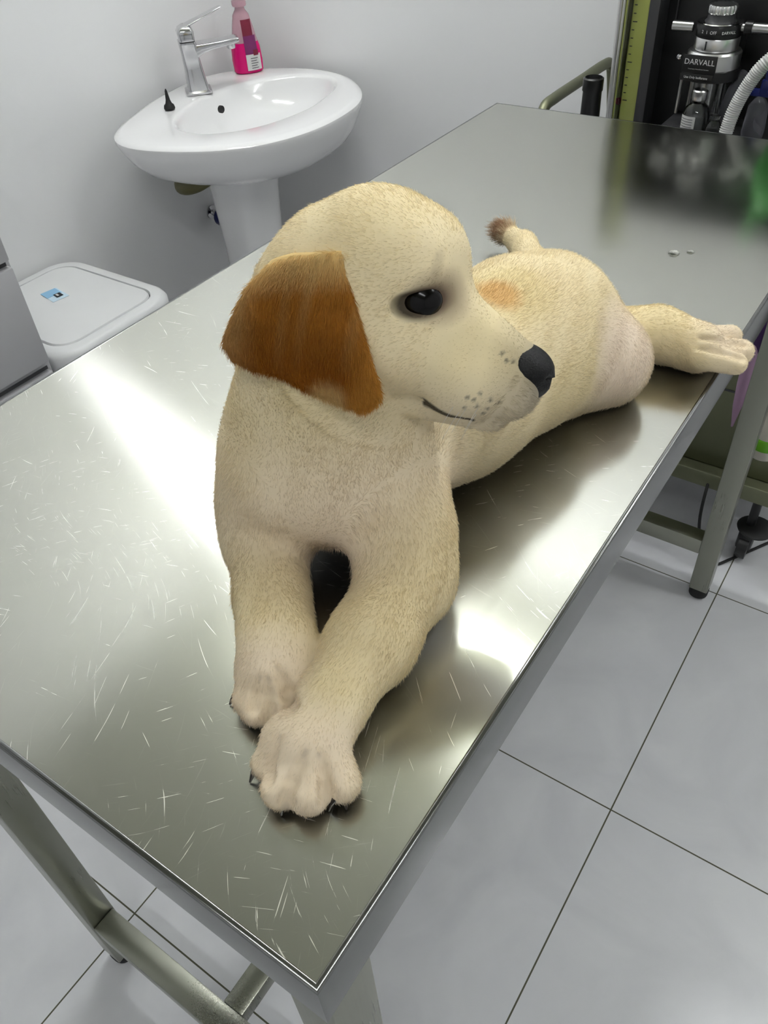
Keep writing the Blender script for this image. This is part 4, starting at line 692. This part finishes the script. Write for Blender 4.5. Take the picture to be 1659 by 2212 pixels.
    for t_ in [(-0.103, 0.0719, 0.958), (-0.0496, 0.0874, 0.956), (-0.0741, 0.0677, 0.955), (-0.1511, 0.1081, 0.956), (-0.1267, 0.1015, 0.955)]: C_ = lerp(C_, DARK, .6 * blob(P, t_, .009, .7))
    C_ = lerp(C_, np.array(lin((150, 96, 58))[:3]), .8 * blob(P, (-0.3124, 0.7718, 0.98), .022))
    return C_
def attr_mat(name, rough, attr, mul=1.0, sheen=0, hair=False):
    mt = mat(name, (220, 200, 160), rough, spec=.25, sheen=sheen)
    a = nd(mt, 'ShaderNodeAttribute'); a.attribute_name = attr
    b = mt.node_tree.nodes['Principled BSDF']
    if hair:
        hi_ = nd(mt, 'ShaderNodeHairInfo'); r = nd(mt, 'ShaderNodeMapRange'); r.inputs[3].default_value = .82; r.inputs[4].default_value = 1.12
        ln(mt, hi_, 'Random', r, 0)
        x = nd(mt, 'ShaderNodeVectorMath', operation='SCALE'); ln(mt, a, 'Color', x, 0); ln(mt, r, 0, x, 'Scale'); ln(mt, x, 0, b, 'Base Color')
        tr = nd(mt, 'ShaderNodeBsdfTranslucent'); ln(mt, x, 0, tr, 'Color'); mx = nd(mt, 'ShaderNodeMixShader'); mx.inputs[0].default_value = .25
        out = mt.node_tree.nodes['Material Output']; ln(mt, b, 0, mx, 1); ln(mt, tr, 0, mx, 2); ln(mt, mx, 0, out, 0)
    else:
        ln(mt, a, 'Color', b, 'Base Color')
    return mt
M['skin'] = attr_mat('cream_coat', .8, 'coat')
M['fur'] = attr_mat('short_cream_fur', .6, 'coat', hair=True)
def coat_attr(me, C_):
    at = me.attributes.new('coat', 'FLOAT_COLOR', 'POINT'); at.data.foreach_set('color', np.c_[C_, np.ones(len(C_))].astype(np.float32).ravel())
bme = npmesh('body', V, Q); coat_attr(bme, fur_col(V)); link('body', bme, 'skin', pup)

# flow of the coat: along the bones
def flow(P):
    A = np.zeros_like(P); Wt = np.zeros(len(P))
    for a, b, ra, rb, k in PR:
        d, t = seg_d(P, a, b, ra, rb); w = np.exp(-np.clip(d, 0, None) / .006); v = np.array(b) - np.array(a); l = np.linalg.norm(v)
        if l > 1e-4: A += (v / l)[None] * w[:, None]; Wt += w
    L = headloc(P); hw = (np.linalg.norm(P - H(.02, 0, -.012), axis=1) < .088)
    back = -HM[0] * .9 - HM[2] * .25
    A[hw] = back
    A[:, 2] -= .15 * (~hw)
    return A / np.maximum(np.linalg.norm(A, axis=1, keepdims=True), 1e-9)
def fur(name, V, Q, N, count, lenf, flowf, colf, rad, parent, lift=.35, keep=None):
    T = np.concatenate([Q[:, [0, 1, 2]], Q[:, [0, 2, 3]]]); ar = np.linalg.norm(np.cross(V[T[:, 1]] - V[T[:, 0]], V[T[:, 2]] - V[T[:, 0]]), axis=1)
    k = rng.choice(len(T), count, p=ar / ar.sum()); u, v = rng.random(count), rng.random(count); f = u + v > 1; u[f], v[f] = 1 - u[f], 1 - v[f]
    w = 1 - u - v; P = V[T[k, 0]] * w[:, None] + V[T[k, 1]] * u[:, None] + V[T[k, 2]] * v[:, None]
    N_ = N[T[k, 0]] * w[:, None] + N[T[k, 1]] * u[:, None] + N[T[k, 2]] * v[:, None]
    ok = keep(P, N_) if keep else np.ones(len(P), bool); P, N_ = P[ok], N_[ok]; n = len(P)
    fl = flowf(P); fl = fl - N_ * (fl * N_).sum(1)[:, None]; fl /= np.maximum(np.linalg.norm(fl, axis=1, keepdims=True), .15)
    # clumping: a smooth wander of direction
    wv = np.stack([np.sin(P @ (rng.normal(size=3) * 70) + 2), np.sin(P @ (rng.normal(size=3) * 95)), np.sin(P @ (rng.normal(size=3) * 120) + 4)], 1) * .14
    jit = rng.normal(size=(n, 3)) * .16
    D_ = fl + wv + jit + N_ * lift; D_ /= np.linalg.norm(D_, axis=1, keepdims=True)
    Ln = lenf(P) * (.7 + .5 * rng.random(n)); K = 4
    pts = np.zeros((n, K, 3)); pos = P - N_ * .0006; pts[:, 0] = pos
    for j in range(1, K):
        dj = D_ + N_ * (.25 - .3 * j / (K - 1)); dj /= np.linalg.norm(dj, axis=1, keepdims=True)
        pos = pos + dj * (Ln / (K - 1))[:, None]; pts[:, j] = pos
    pts[:, :, 2] = np.where(pts[:, :, 0] < .0, np.maximum(pts[:, :, 2], TZ + .0004), pts[:, :, 2])
    cu = bpy.data.hair_curves.new(name); cu.add_curves([K] * n)
    cu.points.foreach_set('position', pts.reshape(-1).astype(np.float32))
    rd = np.tile(np.array([1, .9, .65, .15]) * rad, n)
    if 'radius' not in cu.attributes: cu.attributes.new('radius', 'FLOAT', 'POINT')
    cu.attributes['radius'].data.foreach_set('value', rd.astype(np.float32))
    ca = cu.attributes.new('coat', 'FLOAT_COLOR', 'CURVE'); C_ = colf(P); ca.data.foreach_set('color', np.c_[C_, np.ones(n)].astype(np.float32).ravel())
    o = bpy.data.objects.new(name, cu); COL.objects.link(o); cu.materials.append(M['fur']); o.parent = parent; o.matrix_parent_inverse = parent_world(parent).inverted()
    o['kind'] = 'stuff'
    return o
def body_len(P):
    L = headloc(P); hd = np.linalg.norm(P - H(.02, 0, -.012), axis=1) < .085
    l = np.full(len(P), .0044)
    l[hd] = .0032; mz = hd & (L[:, 0] > .05); l[mz] = .0022
    for s in (-1, 1):
        e = np.linalg.norm((L - np.array([(.040,.0345,.001)[0], s * (.040,.0345,.001)[1], (.040,.0345,.001)[2]])) / np.array([.015, .018, .0095]), axis=1); l[(e < 1.1) & hd] = .0009
    for w_ in [(-0.0731, 0.0871, 0.97), (-0.1276, 0.1178, 0.97), (-0.0116, 0.654, 0.97)]: l = np.where(np.linalg.norm(P - np.array(w_), axis=1) < .045, .0034, l)
    l = np.where(np.linalg.norm(P - np.array((-0.3124, 0.7718, 0.98)), axis=1) < .02, .016, l)
    l = np.where((np.linalg.norm(P - np.array((-0.1712, 0.2472, 0.98)), axis=1) < .05), .008, l)
    return l
def keepf(P, N_):
    L = headloc(P); k = np.ones(len(P), bool)
    ns = np.linalg.norm((L - np.array((.1045,0,-.0355))) / np.array([.016, .0185, .0165]), axis=1); k &= ns > 1.0
    k &= ~((N_[:, 2] < -.8) & (P[:, 2] < TZ + .004))
    return k
fur('fur', V, Q, NV_, 240000, body_len, flow, fur_col, .00012, pup, .30, keepf)

# ear flap: thick bent sheet, brown
EG = np.array(DOG['ear']).reshape(15, 15, 3)
def ear_mesh(G, th=.0030):
    def up(G):     # refine the grid once, smoothly
        n = G.shape[0]; t = np.linspace(0, n - 1, 2 * n + 5)
        def cr(A, t):
            i = np.clip(t.astype(int), 0, A.shape[0] - 2); f = (t - i)[:, None, None]
            a = A[np.clip(i - 1, 0, None)]; b = A[i]; c = A[i + 1]; d = A[np.clip(i + 2, None, A.shape[0] - 1)]
            return .5 * ((2 * b) + (c - a) * f + (2 * a - 5 * b + 4 * c - d) * f ** 2 + (3 * b - 3 * c + d - a) * f ** 3)
        return cr(cr(G, t).transpose(1, 0, 2), t).transpose(1, 0, 2)
    G = up(G); a, b = G.shape[:2]
    du = np.gradient(G, axis=1); dv = np.gradient(G, axis=0); N = np.cross(du, dv); N /= np.linalg.norm(N, axis=2, keepdims=True)
    if (N.reshape(-1, 3) @ HM[1]).mean() < 0: N = -N
    iu = np.linspace(0, 1, b)[None, :]; iv = np.linspace(0, 1, a)[:, None]
    ed = np.clip(np.minimum(np.minimum(iu, 1 - iu), 1 - iv) * 9, 0, 1) ** .5
    Fr = G + N * (th * (.25 + .75 * ed))[..., None]; Bk = G - N * (th * (.25 + .75 * ed))[..., None]
    Vv = np.concatenate([Fr.reshape(-1, 3), Bk.reshape(-1, 3)]); o = a * b; Qq = []
    I = np.arange(o).reshape(a, b)
    f = np.stack([I[:-1, :-1], I[:-1, 1:], I[1:, 1:], I[1:, :-1]], -1).reshape(-1, 4); Qq = [f, f[:, ::-1] + o]
    for e in (I[0], I[-1][::-1], I[:, 0][::-1], I[:, -1]):
        Qq.append(np.stack([e[1:], e[:-1], e[:-1] + o, e[1:] + o], 1))
    Qq = np.concatenate(Qq); nn = vnormals(Vv, Qq)
    if ((Vv[:o] - Vv[o:]) * nn[:o]).sum() < 0: Qq = Qq[:, ::-1]; nn = -nn
    return Vv, Qq, nn
BR1 = np.array(lin((196, 138, 54))[:3]); BR2 = np.array(lin((158, 94, 12))[:3]); BR3 = np.array(lin((234, 204, 140))[:3])
def ear_field(G):
    top = G[0].mean(0); bot = G[-1].mean(0); dn = (bot - top); ll = np.linalg.norm(dn); dn /= ll; front = G[:, -1].mean(0); bk = G[:, 0].mean(0)
    fd_ = front - bk; lf = np.linalg.norm(fd_); fd_ /= lf
    def col(P):
        v = ((P - top) @ dn) / ll; u = ((P - bk) @ fd_) / lf
        C_ = np.tile(BR2, (len(P), 1))
        C_ = lerp(C_, BR1, np.clip(1 - v * 1.2, 0, 1) * .8)
        C_ = lerp(C_, BR3, np.clip(.34 - v - .12 * u, 0, .25) / .25 * .9)
        C_ = lerp(C_, BR3, np.clip(.20 - u, 0, .4) / .3 * np.clip(1.1 - v, 0, 1) * .8)
        C_ = lerp(C_, BR3, .6 * blob(P, G[-1][9], .016)); C_ = lerp(C_, BR1, .9 * blob(P, G[-1][-2], .02))
        C_ = lerp(C_, BR1, np.clip(u - .9, 0, .2) / .2)
        C_ = lerp(C_, BR3 * .8, np.clip(np.sin(u * 23 + 3 * v) * np.sin(u * 11 + 1), 0, 1) * np.clip(.9 - v, 0, 1) * .45)
        return C_
    return col, dn
tl_ = {}
def build_ear(G, seen):
    Vv, Qq, nn = ear_mesh(G); col, dn = ear_field(G)
    me = npmesh('ear', Vv, Qq); coat_attr(me, col(Vv)); o = link('ear', me, 'skin', pup); o['label'] = 'brown drooping ear flap'
    fur('ear_fur', Vv, Qq, nn, 40000 if seen else 4000, lambda P: np.full(len(P), .0060), lambda P: np.tile(dn, (len(P), 1)), col, .00012, pup, .22)
build_ear(EG, True)
# the far ear: the same flap mirrored across the middle of the head
Lg = ((EG - HO) @ HM.T) / HS; Lg[..., 1] *= -1
build_ear((HO + HS * (Lg @ HM))[:, ::-1], False)

# eyes with lids, nose, nails
for s in (-1, 1):
    c_ = H((.040,.0345,.001)[0] - .001, s * .0285, (.040,.0345,.001)[2])
    bm = B(); bmesh.ops.create_uvsphere(bm, u_segments=32, v_segments=20, radius=.0122 * HS)
    for v in bm.verts: v.co += Vector(c_)
    M.setdefault('eye', mat('dark_brown_eye', (6, 4, 3), .16, spec=.25)); ey = fin(bm, 'eye', 'eye', pup)
def nose(bm):
    lo_ = []
    for k in range(18):
        t = k / 17; m_ = -.013 + .027 * t; w = math.sqrt(max(0, 1 - (max(0, t - .28) / .72) ** 2.2))
        w = max(w, .02); w *= min(1, .80 + t)
        ring = []
        for i in range(36):
            a = 2 * PI * i / 36; sx = .0180 * w; su = (.0140 if math.sin(a) > 0 else .0195) * w
            s_ = sx * math.cos(a) * (1 if math.sin(a) > 0 else (1 - .45 * abs(math.sin(a)))); u_ = su * math.sin(a)
            # nostrils and the middle groove
            f = 1 - .40 * math.exp(-((abs(s_) - .0078) / .0028) ** 2 - ((u_ + .001) / .0028) ** 2) * (t > .35)
            ring.append(Vector(H((.1045,0,-.0355)[0] + m_ * f - .0015 * math.exp(-(s_ / .0012) ** 2) * (u_ < 0), s_, (.1045,0,-.0355)[2] + u_ - .15 * m_)))
        lo_.append(ring)
    loft(bm, lo_)
M['nose'] = noise_tint(mat('black_nose_leather', (10, 10, 11), .48, spec=.3), (5, 5, 6), (12, 12, 13), 300, .5, 900)
one('nose', 'nose', pup, nose)
def nail(bm, a, b, r=.0028):
    a, b = Vector(a), Vector(b); b = b + (b - a).normalized() * .004; b.z = max(b.z, TZ + .0012); mid = (a + b) / 2 + Vector((0, 0, .0015)); tube(bm, smoothpath([a, mid, b], 4), list(np.linspace(r, r * .25, 9)), 10)
M['nail'] = mat('dark_nail', (38, 28, 26), .3)
for a, b in [((-0.1025, 0.0757, 0.962), (-0.1042, 0.0709, 0.954)), ((-0.0505, 0.0851, 0.962), (-0.0524, 0.0816, 0.953)), ((-0.0477, 0.0904, 0.962), (-0.0457, 0.0876, 0.953)), ((-0.075, 0.0665, 0.96), (-0.0751, 0.0642, 0.953)), ((-0.0619, 0.0731, 0.96), (-0.0614, 0.0722, 0.953)), ((-0.1497, 0.1109, 0.96), (-0.152, 0.1062, 0.954)), ((-0.1291, 0.1011, 0.96), (-0.1298, 0.0987, 0.953)), ((-0.1223, 0.1053, 0.96), (-0.1216, 0.1038, 0.953)), ((-0.1434, 0.1748, 0.976), (-0.1393, 0.1768, 0.968)), ((0.0117, 0.669, 0.96), (0.0175, 0.6737, 0.956))]: one('nail', 'nail', pup, nail, a, b)
# whiskers
def whiskers(bm):
    for (wm, wu, l_) in ((.072, -.047, .03), (.078, -.050, .028), (.084, -.050, .026), (.074, -.054, .03), (.082, -.057, .024)):
        for s in (-1, 1):
            a = H(wm, s * .018, wu); d_ = HM[1] * s * .8 - HM[0] * .35 - HM[2] * .45
            tube(bm, smoothpath([a, a + d_ * l_ * .5, a + d_ * l_ - HM[2] * .006], 4), list(np.linspace(.0002, .00006, 9)), 5)
one('whiskers', 'labelwhite', pup, whiskers)['kind'] = 'stuff'
